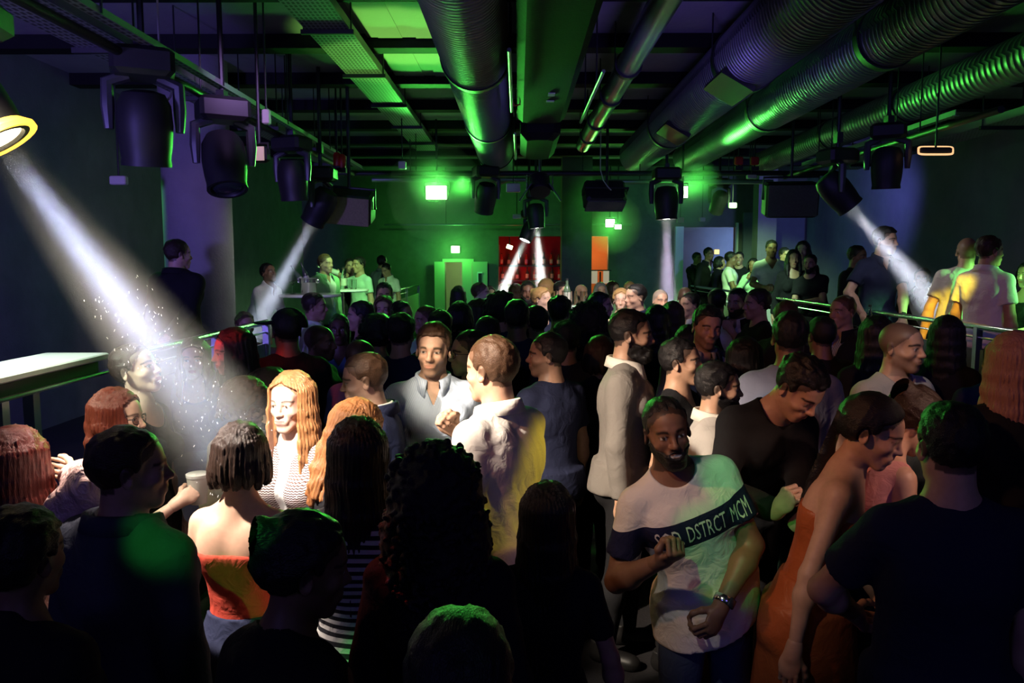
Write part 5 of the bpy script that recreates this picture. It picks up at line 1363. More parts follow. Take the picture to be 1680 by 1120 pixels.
# ------------------------------------------------------------------ the lit circle
mp('blond woman in brown and white zigzag blouse whose face is blazing white', 480, 612, 2.95, -16, 'f', lod=0, hair='long', hc='redblond', top='blouse_s', tc='zigzag', skin='pale', L='hold', R='down', head=(0, 2, 0))
I['red'] = mp('auburn-haired woman in round eyeglasses in profile, holding up a cup', 186, 640, 3.0, 88, 'f', lod=0, hair='longwave', hc='auburn', top='dress', tc='cloth_black', skin='pale', glasses=True, R={'w': (.04, -.27, 1.29), 'hint': (.4, .3, -.9), 'hand': 'grip', 'palm': (-1, 0, 0)}, L='down')
mp('woman looking up in profile, short dark hair, dark open cardigan', 214, 566, 3.5, 84, 'f', lod=0, hair='short', hc='darkbrown', top='dress', tc='cloth_black', skin='pale', head=(0, -16, 0))
mp('long-haired woman facing camera veiled by the white beam, grey dress', 318, 556, 4.3, 14, 'f', lod=1, hair='longwave', hc='brown', top='dress', tc='cloth_slate', bottom='skirt', bc='cloth_slate', skin='light', L='down', R='down')
mp('dark-haired woman whose red-lit face turns towards the veiled woman', 386, 540, 4.2, -58, 'f', lod=1, hair='long', hc='black', top='blouse', tc='cloth_navy', skin='light', head=(0, 5, 0))
mp('person with brown frizzy curls in olive jacket, back turned, in the beam', 402, 628, 3.55, 165, 'f', lod=0, hair='afro', hc='brown', top='jacket', tc='cloth_brown', skin='light', shirt2='cloth_black')
mp('man in black cap with peak turned sideways, black clothes, curls beside', 470, 508, 4.6, -150, 'm', lod=1, hair='short', hc='black', top='sweat', tc='cloth_black', skin='brown', cap=70, stout=1.1)
mp('dark curly-haired man in black standing just behind the blond woman', 444, 612, 3.6, 170, 'm', lod=1, hair='afro', hc='darkbrown', top='tee', tc='cloth_black', skin='tan')
mp('man with brown skin and short hair in black, profile towards the blue tee', 520, 532, 4.9, 82, 'm', lod=1, hair='buzz', hc='darkbrown', top='sweat', tc='cloth_black', skin='brown', beard='stubble')
I['blue'] = mp('man in blue v-neck tee facing camera with drink in hand', 556, 514, 5.9, 8, 'm', lod=1, hair='crop', hc='black', top='vtee', tc='cloth_blue', skin='dark', bottom='jeans', bc='cloth_denim', R='drink', L='belly')
mp('pale profile face above a striped top near the blue v-neck man', 594, 494, 6.4, -84, 'm', lod=1, hair='short', hc='black', top='tee', tc='stripe_dark', skin='light')
mp('man in white collar with short hair seen in profile below the ice bucket', 512, 480, 7.0, 96, 'm', lod=1, hair='fade', hc='darkbrown', top='shirt', tc='cloth_white', skin='tan')
mp('dark round-haired person with green hair rim, first of the close pair', 621, 522, 5.0, 176, 'f', lod=1, hair='afro', hc='black', top='tee', tc='cloth_navy', skin='brown')
mp('dark-haired person with green rim, second of the close pair in navy', 657, 518, 5.0, 170, 'm', lod=1, hair='longtop', hc='black', top='sweat', tc='cloth_navy', skin='tan')
mp('reddish-brown cropped head seen from behind over the dark suit', 588, 556, 4.4, 150, 'm', lod=1, hair='buzz', hc='darkbrown', top='tee', tc='cloth_blue', skin='brown')
mp('young man in dark navy suit and white collar in sharp profile', 603, 579, 3.55, -86, 'm', lod=0, hair='fade', hc='brown', top='suit', tc='cloth_navy', skin='light', head=(0, 8, 0))
mp('man facing camera in pale blue button-down shirt, short beard, talking', 712, 531, 3.6, 6, 'm', lod=0, hair='sidepart', hc='brown', top='shirt', tc='shirt_fineblue', skin='light', beard='stubble', head=(-10, 2, 3), L='down', R='down')
mp('man in dark glasses half hidden behind the white-shirted back', 775, 543, 3.75, -72, 'm', lod=0, hair='short', hc='black', top='tee', tc='cloth_black', skin='light', glasses=True)
mp('man in creased white shirt seen from behind, hand at his chin', 812, 553, 2.95, -128, 'm', lod=0, hair='short', hc='brown', top='shirt_r', tc='cloth_white', skin='light', head=(2, 4, 0), R={'w': (.04, -.24, 1.40), 'hint': (.5, -.3, -.9), 'hand': 'fist', 'palm': (-.3, .9, 0)}, L='down', lean=(4, 0, 0))
mp('bowed woman with loose ginger hair behind the glossy black hair', 582, 658, 2.95, 120, 'f', lod=0, hair='longwave', hc='redblond', top='blouse', tc='cloth_black', skin='pale', head=(10, 20, 0))
mp('man in navy tee, back turned, red-lit face looking sideways', 903, 547, 3.75, -140, 'm', lod=0, hair='short', hc='black', top='tee', tc='cloth_navy', skin='tan', head=(45, 0, 0), beard='stubble', stout=1.08)
mp('bearded man in grey shirt with pale collar in profile, hands low', 1030, 508, 3.6, 78, 'm', lod=0, hair='fade', hc='black', top='shirt', tc='cloth_taupe', skin='tan', beard='full', head=(4, 2, 0), L='belly', R='down', shirt2='cloth_offwhite')
mp('man in black looking up and away behind the lettered tee', 1112, 556, 3.55, 58, 'm', lod=0, hair='short', hc='black', top='vtee', tc='cloth_black', skin='tan', head=(10, -4, 0))
mp('man with goatee in blue blazer over open shirt, eyes lowered', 1160, 502, 4.5, 6, 'm', lod=0, hair='sidepart', hc='black', top='suit', tc='cloth_navy', shirt2='cloth_grey', skin='tan', beard='stubble', head=(0, 4, 6), face='shut')
mp('man with beard in white polo in profile directly behind the lettered tee', 1174, 594, 3.15, 80, 'm', lod=0, hair='short', hc='black', top='polo', tc='cloth_grey', skin='tan', beard='short', shirt2='cloth_offwhite', head=(4, 2, 0))
I['bow'] = mp('man in black bowing his head deeply, clapping hands in front', 1312, 585, 3.05, 18, 'm', lod=0, hair='longtop', hc='black', top='sweat', tc='cloth_black', skin='light', lean=(22, 6, 0), head=(16, 40, 0), R={'w': (.16, -.40, 1.30), 'hint': (.6, -.1, -.9), 'hand': 'fist', 'palm': (-1, .2, 0), 'hd': (0, -.3, 1)}, L={'w': (-.06, -.42, 1.26), 'hint': (.5, -.1, -.9), 'hand': 'open', 'palm': (-1, .3, 0), 'hd': (.25, -.2, 1)})
mp('dark-haired person in grey-blue tee, back turned, behind the bowing man', 1298, 512, 3.95, 172, 'm', lod=0, hair='short', hc='black', top='tee', tc='cloth_slate', skin='brown', stout=1.1, lean=(8, 0, 0))
mp('shaven-headed man with goatee in grey lettered tee raising an open hand', 1475, 527, 3.85, 22, 'm', lod=0, hair='buzz', hc='black', top='sweat', tc='cloth_grey', skin='tan', beard='stubble', head=(16, 2, 0), L={'w': (.40, -.22, 1.22), 'hint': (.5, .4, -.8), 'hand': 'open', 'palm': (-.2, -.2, 1), 'hd': (.8, -.3, .5)}, R='down', shoes='shoe_white', bottom='jeans', bc='cloth_denim_dark')
mp('person with long black hair seen from behind left of the shaven head', 1440, 520, 4.5, 165, 'f', lod=1, hair='long', hc='black', top='blouse', tc='cloth_black', skin='tan')
mp('woman with long black hair and glinting earring under the amber rail spot', 1555, 520, 4.6, 140, 'f', lod=1, hair='long', hc='black', top='dress', tc='cloth_black', skin='light')
mp('man with shaved temples in striped shirt and dark jacket, hand near mouth', 1386, 484, 6.0, -62, 'm', lod=1, hair='crop', hc='brown', top='jacket', tc='cloth_black', shirt2='stripe_v', skin='tan', R='chin', L='down')
mp('dark-clothed person between the grey-blue tee and the striped shirt man', 1350, 520, 4.9, 190, 'm', lod=1, hair='short', hc='black', top='sweat', tc='cloth_black', skin='brown')
mp('dark silhouette of a person standing under the long hand railing', 1640, 560, 4.4, 150, 'm', lod=1, hair='short', hc='black', top='tee', tc='cloth_navy', skin='tan')
mp('woman with dark hair near the long railing, shoulder toward camera', 1222, 556, 4.3, 120, 'f', lod=1, hair='long', hc='black', top='blouse', tc='cloth_black', skin='light')
# ------------------------------------------------------------------ the packed floor further back
far = [
 ('pink-faced man in profile nearest the green door', 786, 463, 9.3, 86, 'm', 'receding', 'brown', 'shirt', 'cloth_black', 'pale', {}),
 ('dark silhouette of a long-haired woman against the green door', 752, 470, 9.8, 178, 'f', 'long', 'black', 'dress', 'cloth_black', 'tan', {}),
 ('man with green-rimmed short hair showing half his face below the door', 700, 502, 6.5, -50, 'm', 'short', 'brown', 'tee', 'cloth_mint', 'tan', {}),
 ('person with flat dark hair just behind the pale blue shirt man', 722, 512, 5.6, 175, 'm', 'longtop', 'black', 'tee', 'cloth_black', 'tan', {}),
 ('dark-haired person directly under the green door', 754, 496, 6.4, 172, 'f', 'bob', 'black', 'blouse', 'cloth_black', 'tan', {}),
 ('brown-haired person turned aside next to the dark bob below the door', 784, 492, 6.9, 100, 'f', 'long', 'darkbrown', 'blouse', 'cloth_black', 'light', {}),
 ('person with a thick mop of black hair below the red bar', 822, 486, 6.0, 180, 'm', 'afro', 'black', 'sweat', 'cloth_navy', 'tan', {}),
 ('dark-haired man in navy between the mop of hair and the turned face', 848, 492, 5.4, 176, 'm', 'short', 'black', 'sweat', 'cloth_navy', 'brown', {}),
 ('man with rounded dark hair, cheek turned, in the middle of the crowd', 880, 502, 5.5, -140, 'm', 'short', 'black', 'tee', 'cloth_navy', 'tan', {'beard': 'short'}),
 ('tall dark-haired man near the pale cloth table, ear lit', 918, 488, 6.2, 150, 'm', 'longtop', 'black', 'tee', 'cloth_black', 'tan', {}),
 ('bearded man facing camera right under the vertical middle beam', 866, 461, 9.0, 0, 'm', 'short', 'black', 'tee', 'cloth_black', 'brown', {'beard': 'full'}),
 ('pale woman under the middle beam, face turned aside', 887, 472, 8.4, 58, 'f', 'bun', 'blond', 'blouse', 'cloth_navy', 'pale', {}),
 ('woman with pale blond hair just beyond the middle beam', 896, 458, 9.8, 150, 'f', 'long', 'blond', 'blouse', 'cloth_slate', 'pale', {}),
 ('bearded man in black with white collar next to the blond woman', 920, 462, 9.6, 40, 'm', 'quiff', 'black', 'jacket', 'cloth_black', 'light', {'beard': 'short'}),
 ('bald man in patterned green-lit tee by the pale cloth table', 953, 466, 10.9, 30, 'm', 'bald', 'black', 'tee', 'cloth_mint', 'tan', {'beard': 'short', 'L': 'chin'}),
 ('short-haired man with pink-lit face in profile beyond the dark curls', 982, 479, 7.2, 80, 'm', 'fade', 'black', 'tee', 'cloth_navy', 'light', {}),
 ('smiling blond woman with hair up facing camera in green light', 1019, 474, 8.4, -8, 'f', 'bun', 'blond', 'strapless', 'cloth_black', 'pale', {'face': 'smile', 'R': 'chest'}),
 ('man in dark polo leaning to the smiling blond woman', 1046, 466, 7.6, -66, 'm', 'fade', 'black', 'polo', 'cloth_navy', 'light', {'R': 'chin'}),
 ('bald man facing camera at the foot of the violet beam', 1083, 474, 8.3, 10, 'm', 'buzz', 'grey', 'tee', 'cloth_mint', 'light', {'beard': 'stubble'}),
 ('grey-haired person in white at the far bar in green light', 985, 464, 11.6, 10, 'f', 'bob', 'grey', 'blouse', 'cloth_white', 'light', {}),
 ('green-lit woman with straight hair at the far bar, arms up', 1005, 462, 11.8, 40, 'f', 'long', 'darkbrown', 'blouse', 'cloth_green', 'light', {'L': 'raise'}),
 ('far person between the smiling blond woman and the man in polo', 1033, 462, 11.5, 0, 'm', 'short', 'blond', 'tee', 'cloth_green', 'light', {}),
 ('woman with straight light-brown hair down her back, dark top', 1104, 496, 6.4, 176, 'f', 'long', 'brown', 'blouse', 'cloth_navy', 'light', {}),
 ('woman with dark wavy hair beside the straight light-brown hair', 1078, 502, 6.2, 170, 'f', 'longwave', 'black', 'blouse', 'cloth_black', 'light', {}),
 ('man in white shirt looking down beneath the booth window', 1134, 480, 7.6, -62, 'm', 'short', 'black', 'shirt', 'cloth_white', 'light', {}),
 ('tall dark-skinned head with cropped hair before the booth window edge', 1124, 470, 8.8, 165, 'm', 'buzz', 'black', 'shirt', 'cloth_lightblue', 'brown', {}),
 ('person with short dark hair seen from behind under the bright rail panel', 1177, 474, 7.2, 176, 'm', 'short', 'black', 'sweat', 'cloth_black', 'brown', {}),
 ('bearded man with hand on cheek under the bright rail panel', 1211, 473, 7.0, -40, 'm', 'short', 'black', 'suit', 'cloth_black', 'tan', {'beard': 'short', 'L': 'chin'}),
 ('man with prominent nose in profile under the bright rail panel', 1246, 474, 6.8, -84, 'm', 'short', 'darkbrown', 'sweat', 'cloth_black', 'tan', {}),
 ('brown-haired person below the rail post with dark shoulder', 1290, 494, 5.8, 130, 'm', 'short', 'brown', 'tee', 'cloth_black', 'tan', {}),
 ('woman with long loose dark curls, green-rimmed, in the middle of the floor', 966, 501, 5.2, 178, 'f', 'curlylong', 'black', 'blouse', 'cloth_black', 'light', {}),
 ('small dark head with green shine beside the bearded grey shirt', 985, 553, 4.5, 160, 'f', 'bob', 'darkbrown', 'blouse', 'cloth_black', 'tan', {}),
 ('dark-haired person behind the navy tee man, hair glinting green', 930, 530, 4.9, 180, 'm', 'longtop', 'black', 'sweat', 'cloth_navy', 'tan', {}),
 ('person with black hair and bare shoulder before the light-brown hair', 1130, 535, 5.3, 150, 'f', 'bob', 'black', 'straps', 'cloth_black', 'light', {}),
 ('dark head behind the glasses man, hair edged green', 800, 520, 4.9, 176, 'm', 'short', 'black', 'sweat', 'cloth_black', 'tan', {}),
 ('tiny far dancer left of the slanting beam', 803, 470, 11.5, 20, 'f', 'bob', 'darkbrown', 'blouse', 'cloth_navy', 'light', {}),
 ('tiny far dancer under the slanting beam', 828, 464, 11.6, -20, 'm', 'short', 'blond', 'tee', 'cloth_slate', 'light', {}),
 ('tiny far dancer between the two middle beams', 846, 466, 10.6, 160, 'f', 'long', 'brown', 'blouse', 'cloth_slate', 'light', {}),
]
for lab, px, py, Y, yw, sx, ha, hc, tp, tc_, sk, kw in far:
    mp(lab, px, py, Y, yw, sx, lod=2 if Y > 7.5 else 1, hair=ha, hc=hc, top=tp, tc=tc_, skin=sk, **kw)
# ------------------------------------------------------------------ on the two platforms
mp('man in dark suit seen from behind standing by the round column', 288, 393, 6.35, 168, 'm', PZ, 1, hair='short', hc='darkbrown', top='suit', tc='cloth_black', skin='light', R='back', L='down', head=(-30, 0, 0), stout=1.08)
mp('man in white shirt leaning forward at the platform edge near the thin beam', 438, 432, 8.4, 70, 'm', PZ, 1, hair='short', hc='black', top='shirt_r', tc='cloth_white', skin='brown', lean=(24, 0, 0), head=(-14, -14, 0), L='rail', R='rail')
mp('dark silhouetted man standing just behind the ice bucket', 532, 417, 9.3, 60, 'm', PZ, 2, hair='short', hc='brown', top='jacket', tc='cloth_green', skin='tan')
I['pour'] = mp('man in pale green tee holding a bottle up beside his head', 590, 421, 10.8, -40, 'm', PZ, 1, hair='short', hc='black', top='tee', tc='cloth_mint', skin='tan', R={'w': (.10, -.30, 1.52), 'hint': (.8, -.1, -.8), 'hand': 'grip', 'palm': (-1, 0, .3), 'hd': (-.3, -1, .1)}, L='down')
mp('man with face pressed near the bottle arm of the green tee', 574, 424, 10.9, 20, 'm', PZ, 2, hair='short', hc='black', top='tee', tc='cloth_black', skin='tan')
mp('man in white tee with head bent behind the green tee man', 634, 432, 12.6, -30, 'm', PZ, 2, hair='short', hc='black', top='shirt_s', tc='cloth_white', skin='tan', head=(0, 18, 0))
mp('dark-haired man at the back of the group by the far railing', 626, 419, 13.2, 150, 'm', PZ, 2, hair='short', hc='black', top='shirt', tc='cloth_slate', skin='light')
mp('man in pale tee raising a hand to his face by the far railing', 630, 464, 8.0, 10, 'm', 0, 1, hair='short', hc='black', top='tee', tc='cloth_mint', skin='tan', L='chin')
mp('young woman with long brown hair looking out below the far railing', 630, 486, 7.0, 0, 'f', 0, 1, hair='long', hc='brown', top='blouse', tc='cloth_green', skin='light')
mp('dark person with short hair in front of the far green railing panel', 657, 494, 6.6, 60, 'm', 0, 1, hair='short', hc='black', top='sweat', tc='cloth_black', skin='brown')
mp('person with raised hand beside the steel rail end where the beam lands', 400, 512, 6.6, 40, 'f', 0, 1, hair='short', hc='brown', top='blouse', tc='cloth_brown', skin='tan', L='raise')
mp('man in dark jacket standing by the booth window, chin on hand', 1143, 414, 15.3, 30, 'm', PZ, 2, hair='short', hc='black', top='jacket', tc='cloth_black', skin='brown', R='chin')
mp('man with grey cap of hair beside the booth window', 1162, 406, 15.0, 30, 'm', PZ, 2, hair='short', hc='black', top='jacket', tc='cloth_black', skin='brown')
mp('person in pale shawl collar by the lit yellow phone', 1180, 421, 14.4, 60, 'f', PZ, 2, hair='bob', hc='black', top='jacket', tc='cloth_black', shirt2='cloth_white', skin='light')
mp('man in white tee turned sideways at the bright rail table', 1198, 413, 13.3, 70, 'm', PZ, 2, hair='short', hc='black', top='tee', tc='cloth_white', skin='brown', L='hold', R='hold')
mp('smiling man behind the white tee at the bright rail table', 1213, 413, 13.9, -20, 'm', PZ, 2, hair='short', hc='black', top='tee', tc='cloth_black', skin='tan', face='smile')
mp('small person in pale green top between the two white tees', 1236, 424, 12.7, -30, 'f', PZ, 2, hair='bob', hc='black', top='blouse', tc='cloth_mint', skin='brown', R='chin')
mp('tall man in white v-neck tee facing the floor with drink', 1266, 394, 11.6, -8, 'm', PZ, 2, hair='short', hc='black', top='vtee', tc='cloth_white', skin='brown', R='hold', L='down', stout=1.05)
mp('dark-haired person half hidden behind the white v-neck man', 1287, 406, 12.4, 20, 'm', PZ, 2, hair='short', hc='black', top='tee', tc='cloth_black', skin='tan')
mp('woman with black hood of hair looking down beside the bearded man', 1318, 396, 10.8, -30, 'f', PZ, 2, hair='bob', hc='black', top='blouse', tc='cloth_black', skin='pale')
I['beard'] = mp('bearded man in black leaning on the rail with glass', 1330, 417, 9.6, -34, 'm', PZ, 1, hair='short', hc='black', top='tee', tc='cloth_black', skin='tan', beard='short', lean=(10, -8, 0), R='rail', L='cross')
mp('second dark-dressed person by the bearded man at the rail', 1302, 410, 10.2, -10, 'f', PZ, 2, hair='longwave', hc='black', top='blouse', tc='cloth_black', skin='tan')
mp('heavy dark silhouette behind the man in navy polo', 1405, 403, 8.6, 40, 'm', PZ, 1, hair='short', hc='black', top='sweat', tc='cloth_black', skin='brown', stout=1.2)
I['polo'] = mp('man in navy polo with white trim leaning on the rail holding a bottle', 1450, 373, 7.55, 6, 'm', PZ, 0, hair='quiff', hc='black', top='polo', tc='cloth_navy', skin='light', beard='stubble', head=(34, 0, 0), lean=(6, 2, 0), shirt2='cloth_navy', R={'w': (.25, -.24, 1.02), 'hint': (.9, .5, 0), 'hand': 'grip', 'palm': (-1, 0, 0), 'hd': (.1, -.75, -.6)}, L={'w': (.06, -.36, .99), 'hint': (1, .1, 0), 'hand': 'relaxed', 'palm': (0, .2, -1)})
mp('seated man in dark suit behind the navy polo elbow', 1514, 440, 7.6, -30, 'm', PZ, 1, hair='short', hc='black', top='suit', tc='cloth_black', skin='brown', lean=(38, 0, 0), head=(0, -10, 0))
mp('bald man in yellow-lit tee at the rail, back half turned', 1588, 389, 6.5, 150, 'm', PZ, 0, hair='buzz', hc='brown', top='tee', tc='cloth_offwhite', skin='light', lean=(6, -6, 0), R={'w': (.22, -.28, 1.00), 'hint': (.9, .3, 0), 'hand': 'fist', 'palm': (0, .2, -1)}, L='down', head=(10, 0, 0))
mp('man in loose white shirt looking away beside the bald man', 1622, 387, 6.45, 118, 'm', PZ, 0, hair='short', hc='darkbrown', top='shirt_s', tc='cloth_white', skin='tan', L='down', R='down', head=(-20, 0, 0))
mp('dark-clothed person at the frame edge behind the long rail', 1690, 430, 6.6, -70, 'f', PZ, 1, hair='bob', hc='black', top='dress', tc='cloth_black', skin='light', L='hold', R='rail')
XY = [[pix(a[1], a[2], a[3])[0], a[3]] for a, k in SPECS]; Y0 = [a[3] for a, k in SPECS]
def floor_of(a, k): return a[6] if len(a) > 6 else k.get('floor', 0.0)
for it in range(140):
    for i in range(len(SPECS)):
        for j in range(i + 1, len(SPECS)):
            if floor_of(*SPECS[i]) != floor_of(*SPECS[j]): continue
            dx, dy = XY[j][0] - XY[i][0], XY[j][1] - XY[i][1]
            if dx * dx + (dy * 1.15) ** 2 < .455 ** 2:
                f, n = (j, i) if dy >= 0 else (i, j)
                XY[f][1] = min(XY[f][1] + .02, Y0[f] * 1.10 + .05); XY[n][1] = max(XY[n][1] - .015, Y0[n] * .93)
                for q_ in (f, n): XY[q_][0] = pix(SPECS[q_][0][1], SPECS[q_][0][2], XY[q_][1])[0]
BUILT = []
for (a, k), (x, y) in zip(SPECS, XY):
    a[3] = y; BUILT.append(make_person(*a, **k))
def by(words): return [b for b, sp in zip(BUILT, SPECS) if words in sp[0][0]][0]
I = {k: BUILT[v] for k, v in I.items()}
for r in REPORT:
    if not (1.5 < r[1] < 1.93): print('HEIGHT', r)

# ------------------------------------------------------------------ things held in hands
def worn_band(i, sd, name, mat, r=.034, h=.03, face=None):
    """a watch or bracelet round the wrist"""
    Wp, M = i['hand'][sd][2], i['hand'][sd][1]; s = i['s']
    mb = MB().lathe([(r * s, -h / 2 * s), (r * 1.1 * s, -h * .4 * s), (r * 1.1 * s, h * .4 * s), (r * s, h / 2 * s)], 18, M=M, c=Wp + M @ np.array([0, 0, .012 * s]))
    mb.v = [tuple(i['RZ'].T @ (np.array(v) - np.array(i['ob'].location))) for v in mb.v]
    o = link(name, mesh_from(name, np.array(mb.v), mb.f, MAT(mat)), i['ob'])
    if face:
        mb = MB().box(Wp + M @ np.array([0, r * 1.12 * s, .012 * s]), (.034 * s, .008, .034 * s), M, bev=.003); mb.v = [tuple(i['RZ'].T @ (np.array(v) - np.array(i['ob'].location))) for v in mb.v]
        link('watch_face', mesh_from('watch_face', np.array(mb.v), mb.f, MAT(face)), o)
worn_band(by('lettered chest band'), 1, 'wristwatch', 'chrome', face='lens_off')
worn_band(by('bald man in yellow-lit tee'), -1, 'wristwatch', 'plastic_black', face='lens_off')
worn_band(by('man in navy polo with white trim'), 1, 'wristwatch', 'chrome', face='lens_off')
def hand_pt(i, sd): return i['hand'][sd][0]
p = hand_pt(I['red'], -1); t = thing('cup', 'white-rimmed cup held up by the auburn-haired woman', 'cup', p)
MB().lathe([(.030, -.06), (.032, -.055), (.042, .055), (.039, .055), (.030, -.05)], 20, c=p).build('vessel', 'white_plastic', t, smooth=True); MB().lathe([(.0425, .045), (.044, .05), (.044, .058), (.040, .06)], 20, c=p).build('rim', 'counter_white', t, smooth=True)
p = hand_pt(I['blue'], -1); glass('tumbler in the hand of the man in blue v-neck tee', p + [0, 0, -.06], .13, .034, None)
p = hand_pt(I['polo'], -1); bottle('clear bottle gripped by the man in navy polo at the rail', p + [0, 0, -.10], .27, .033, 'glass', None)
p = hand_pt(I['pour'], -1); bottle('pale bottle held level by the man in pale green tee', p + [.03, 0, .0], .30, .036, 'white_plastic', None, R=rot('y', -72))
p = hand_pt(I['beard'], -1); glass('stemmed glass held by the bearded man at the rail', p + [0, 0, -.06], .19, .034, None, stem=True)
c = pix(1176, 413, 14.2); t = thing('phone', 'lit yellow phone held up near the booth window', 'phone', c); MB().box(c, (.09, .01, .08), bev=.004).build('screen', 'amber_dim', t); MB().box(c + [0, .008, 0], (.10, .008, .09)).build('case', 'black_metal', t)

# ------------------------------------------------------------------ lettering on two tees
def lettering(i, text, xc, zc, h, width, mat, name, arc=0.0):
    """letters laid on the front of a garment"""
    cu = bpy.data.curves.new('lettering', 'FONT'); cu.body = text; cu.align_x = 'CENTER'; cu.size = h * 1.4; cu.extrude = .0; cu.resolution_u = 2
    o = bpy.data.objects.new('lettering', cu); COL.objects.link(o)
    dg = bpy.context.evaluated_depsgraph_get(); me0 = bpy.data.meshes.new_from_object(o.evaluated_get(dg)); bpy.data.objects.remove(o)
    b = bmesh.new(); b.from_mesh(me0); bmesh.ops.triangulate(b, faces=b.faces); bmesh.ops.subdivide_edges(b, edges=[e for e in b.edges if e.calc_length() > .012], cuts=1)
    xs = [v.co.x for v in b.verts]; k = width / (max(xs) - min(xs)); mid = (max(xs) + min(xs)) / 2
    bm2 = bmesh.new(); bm2.from_mesh(i['top'].data); bvh = BVHTree.FromBMesh(bm2); bm2.free()
    s = i['s']
    for v in b.verts:
        u = np.array([xc + (v.co.x - mid) * k, -.6, zc + (v.co.y / (h * 1.4) / .70 - .5) * h + arc * ((v.co.x - mid) * k) ** 2])
        w0 = i['up'](u) * s; dr_ = i['RU'] @ np.array([0, 1.0, 0])
        hit = bvh.ray_cast(Vector(w0), Vector(dr_))
        if not hit[0]: hit = bvh.find_nearest(Vector(w0 + dr_ * .5 * s))
        v.co = hit[0] - Vector(dr_) * .0025
    me = bpy.data.meshes.new(name); b.to_mesh(me); b.free(); bpy.data.meshes.remove(me0)
    me.materials.append(MAT(mat)); return link(name, me, i['top'])
MATDEF['ink_white'] = plain((.72, .70, .66), .8); MATDEF['ink_navy'] = plain((.015, .018, .05), .8)
lettering(I['tee'], 'SQD. DSTRCT', -.03, 1.325, .066, .265, 'ink_white', 'lettering')
lettering(I['tee'], 'MCM', .168, 1.325, .064, .082, 'ink_white', 'lettering')
lettering(by('shaven-headed'), 'CND BIL', .02, 1.36, .028, .15, 'ink_navy', 'lettering', arc=-1.2)
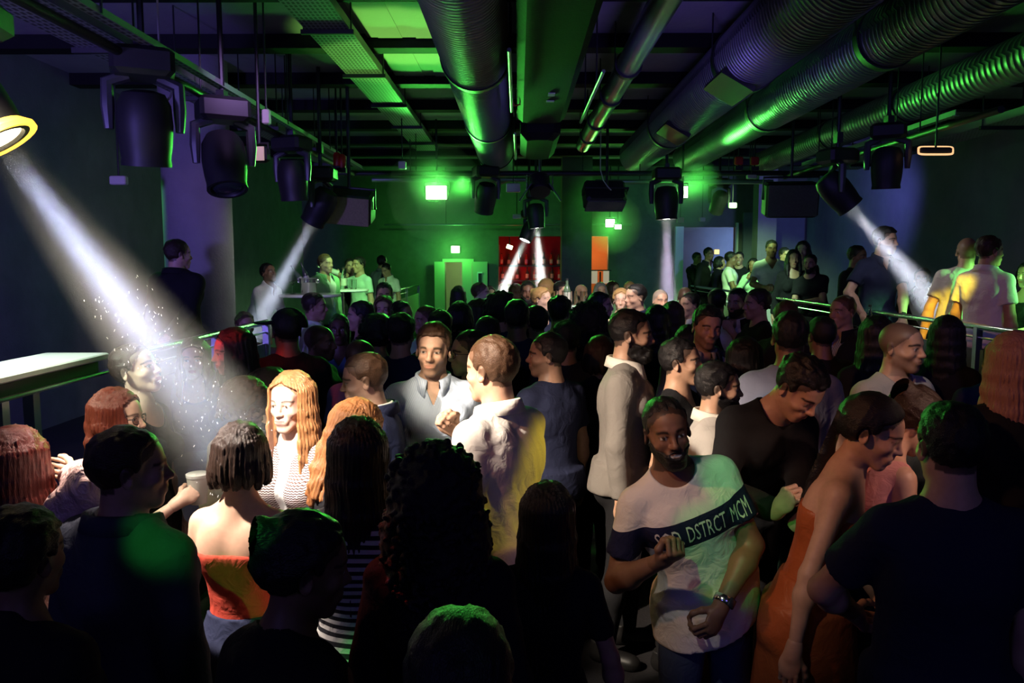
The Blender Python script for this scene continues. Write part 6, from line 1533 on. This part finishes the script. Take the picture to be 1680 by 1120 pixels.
# ------------------------------------------------------------------ smoke in the air
def haze_mat(name, dens, an=.2, origin=None, L=1.0, axis_d=None, r0=.1, tan_=.1):
    """drifting smoke, patchy, thicker away from the lamp that shines through it"""
    m = bpy.data.materials.new(name); m.use_nodes = True; nt = m.node_tree; nt.nodes.clear()
    o = nt.nodes.new('ShaderNodeOutputMaterial'); v = nt.nodes.new('ShaderNodeVolumeScatter'); v.inputs['Anisotropy'].default_value = an
    v.inputs['Density'].default_value = dens
    v.inputs['Color'].default_value = (1, 1, 1, 1); nt.links.new(v.outputs[0], o.inputs['Volume'])
    if origin is not None:
        tc = nt.nodes.new('ShaderNodeTexCoord'); d = nt.nodes.new('ShaderNodeVectorMath'); d.operation = 'DISTANCE'; d.inputs[1].default_value = [float(x) for x in origin]
        nt.links.new(tc.outputs['Object'], d.inputs[0])
        mr = nt.nodes.new('ShaderNodeMapRange'); mr.interpolation_type = 'SMOOTHSTEP'
        mr.inputs['From Min'].default_value = 0; mr.inputs['From Max'].default_value = L * .55; mr.inputs['To Min'].default_value = dens * .16; mr.inputs['To Max'].default_value = dens
        nt.links.new(d.outputs['Value'], mr.inputs['Value'])
        m2 = nt.nodes.new('ShaderNodeMapRange'); m2.interpolation_type = 'SMOOTHSTEP'
        m2.inputs['From Min'].default_value = L * .62; m2.inputs['From Max'].default_value = L; m2.inputs['To Min'].default_value = 1; m2.inputs['To Max'].default_value = 0
        nt.links.new(d.outputs['Value'], m2.inputs['Value'])
        mm = nt.nodes.new('ShaderNodeMath'); mm.operation = 'MULTIPLY'; nt.links.new(mr.outputs['Result'], mm.inputs[0]); nt.links.new(m2.outputs['Result'], mm.inputs[1])
        # density thins outwards to soften the beam's edge
        rel = nt.nodes.new('ShaderNodeVectorMath'); rel.operation = 'SUBTRACT'; rel.inputs[1].default_value = [float(x) for x in origin]; nt.links.new(tc.outputs['Object'], rel.inputs[0])
        cr = nt.nodes.new('ShaderNodeVectorMath'); cr.operation = 'CROSS_PRODUCT'; cr.inputs[1].default_value = [float(x) for x in axis_d]; nt.links.new(rel.outputs[0], cr.inputs[0])
        ln = nt.nodes.new('ShaderNodeVectorMath'); ln.operation = 'LENGTH'; nt.links.new(cr.outputs[0], ln.inputs[0])
        rr = nt.nodes.new('ShaderNodeMath'); rr.operation = 'MULTIPLY_ADD'; rr.inputs[1].default_value = tan_; rr.inputs[2].default_value = r0; nt.links.new(d.outputs['Value'], rr.inputs[0])
        q = nt.nodes.new('ShaderNodeMath'); q.operation = 'DIVIDE'; nt.links.new(ln.outputs['Value'], q.inputs[0]); nt.links.new(rr.outputs[0], q.inputs[1])
        m3 = nt.nodes.new('ShaderNodeMapRange'); m3.interpolation_type = 'SMOOTHSTEP'; m3.inputs['From Min'].default_value = .15; m3.inputs['From Max'].default_value = 1.0; m3.inputs['To Min'].default_value = 1; m3.inputs['To Max'].default_value = 0
        nt.links.new(q.outputs[0], m3.inputs['Value'])
        m4 = nt.nodes.new('ShaderNodeMath'); m4.operation = 'MULTIPLY'; nt.links.new(mm.outputs[0], m4.inputs[0]); nt.links.new(m3.outputs['Result'], m4.inputs[1])
        nt.links.new(m4.outputs[0], v.inputs['Density'])
    return m
for i, (p, d, L, cone, dens, r0, lab) in enumerate(BEAMS):
    r1 = r0 + math.tan(math.radians(cone * .5)) * L * 1.25
    mb = MB().lathe([(r0 * 1.15, .0), (r1, L)], 28, M=frame_to(d), c=p)
    o = mb.build('haze', haze_mat('smoke_%d' % i, dens, origin=p, L=L, axis_d=d, r0=r0 * 1.15, tan_=(r1 - r0 * 1.15) / L), smooth=True); o['kind'] = 'stuff'
    tag(o, 'drifting smoke lit by the ' + lab.split(' throwing')[0][:60] + ' beam', 'haze')
for a, b, Y, r, lab in ((716, 316, 10.0, .62, 'smoke glowing around the largest green floodlight'), (1121, 315, 9.95, .5, 'smoke glowing around the floodlight beside the violet beam'), (1004, 367, 14.2, .55, 'smoke glowing around the small flood by the orange doorway')):
    c = pix(a, b, Y)  # haze ball put round each flood to give it a glow
    lamp('POINT', 'flood_spill', c, GREEN, 5 if Y < 12 else 9, size=.05)
    o = MB().lathe([(.02, -r), (r * .5, -r * .87), (r * .87, -r * .5), (r, 0), (r * .87, r * .5), (r * .5, r * .87), (.02, r)], 24, c=c).build('haze', haze_mat('smoke_flood_%d' % a, .14), smooth=True)
    o['kind'] = 'stuff'; tag(o, lab, 'haze')

# dust glittering in the widest beam
p, d, L, cone, dens, r0, lab = BEAMS[0]
rd = random.Random(4); M = frame_to(d); mb = MB()
for i in range(260):
    t_ = rd.uniform(.35, 1.0) * L; rr = (r0 + math.tan(math.radians(cone * .5)) * t_) * .8; a = rd.uniform(0, 6.283); q = rr * math.sqrt(rd.random())
    c = p + M @ np.array([q * math.cos(a), q * math.sin(a), t_]); l_ = rd.uniform(.002, .009)
    v_ = unit([rd.uniform(-.6, .6), rd.uniform(-.5, .5), -1]); mb.tube([c, c + v_ * l_], rd.uniform(.0007, .0014), 4)
o = mb.build('dust', 'counter_white'); o['kind'] = 'stuff'; tag(o, 'bright specks of dust drifting in the widest white beam', 'dust')
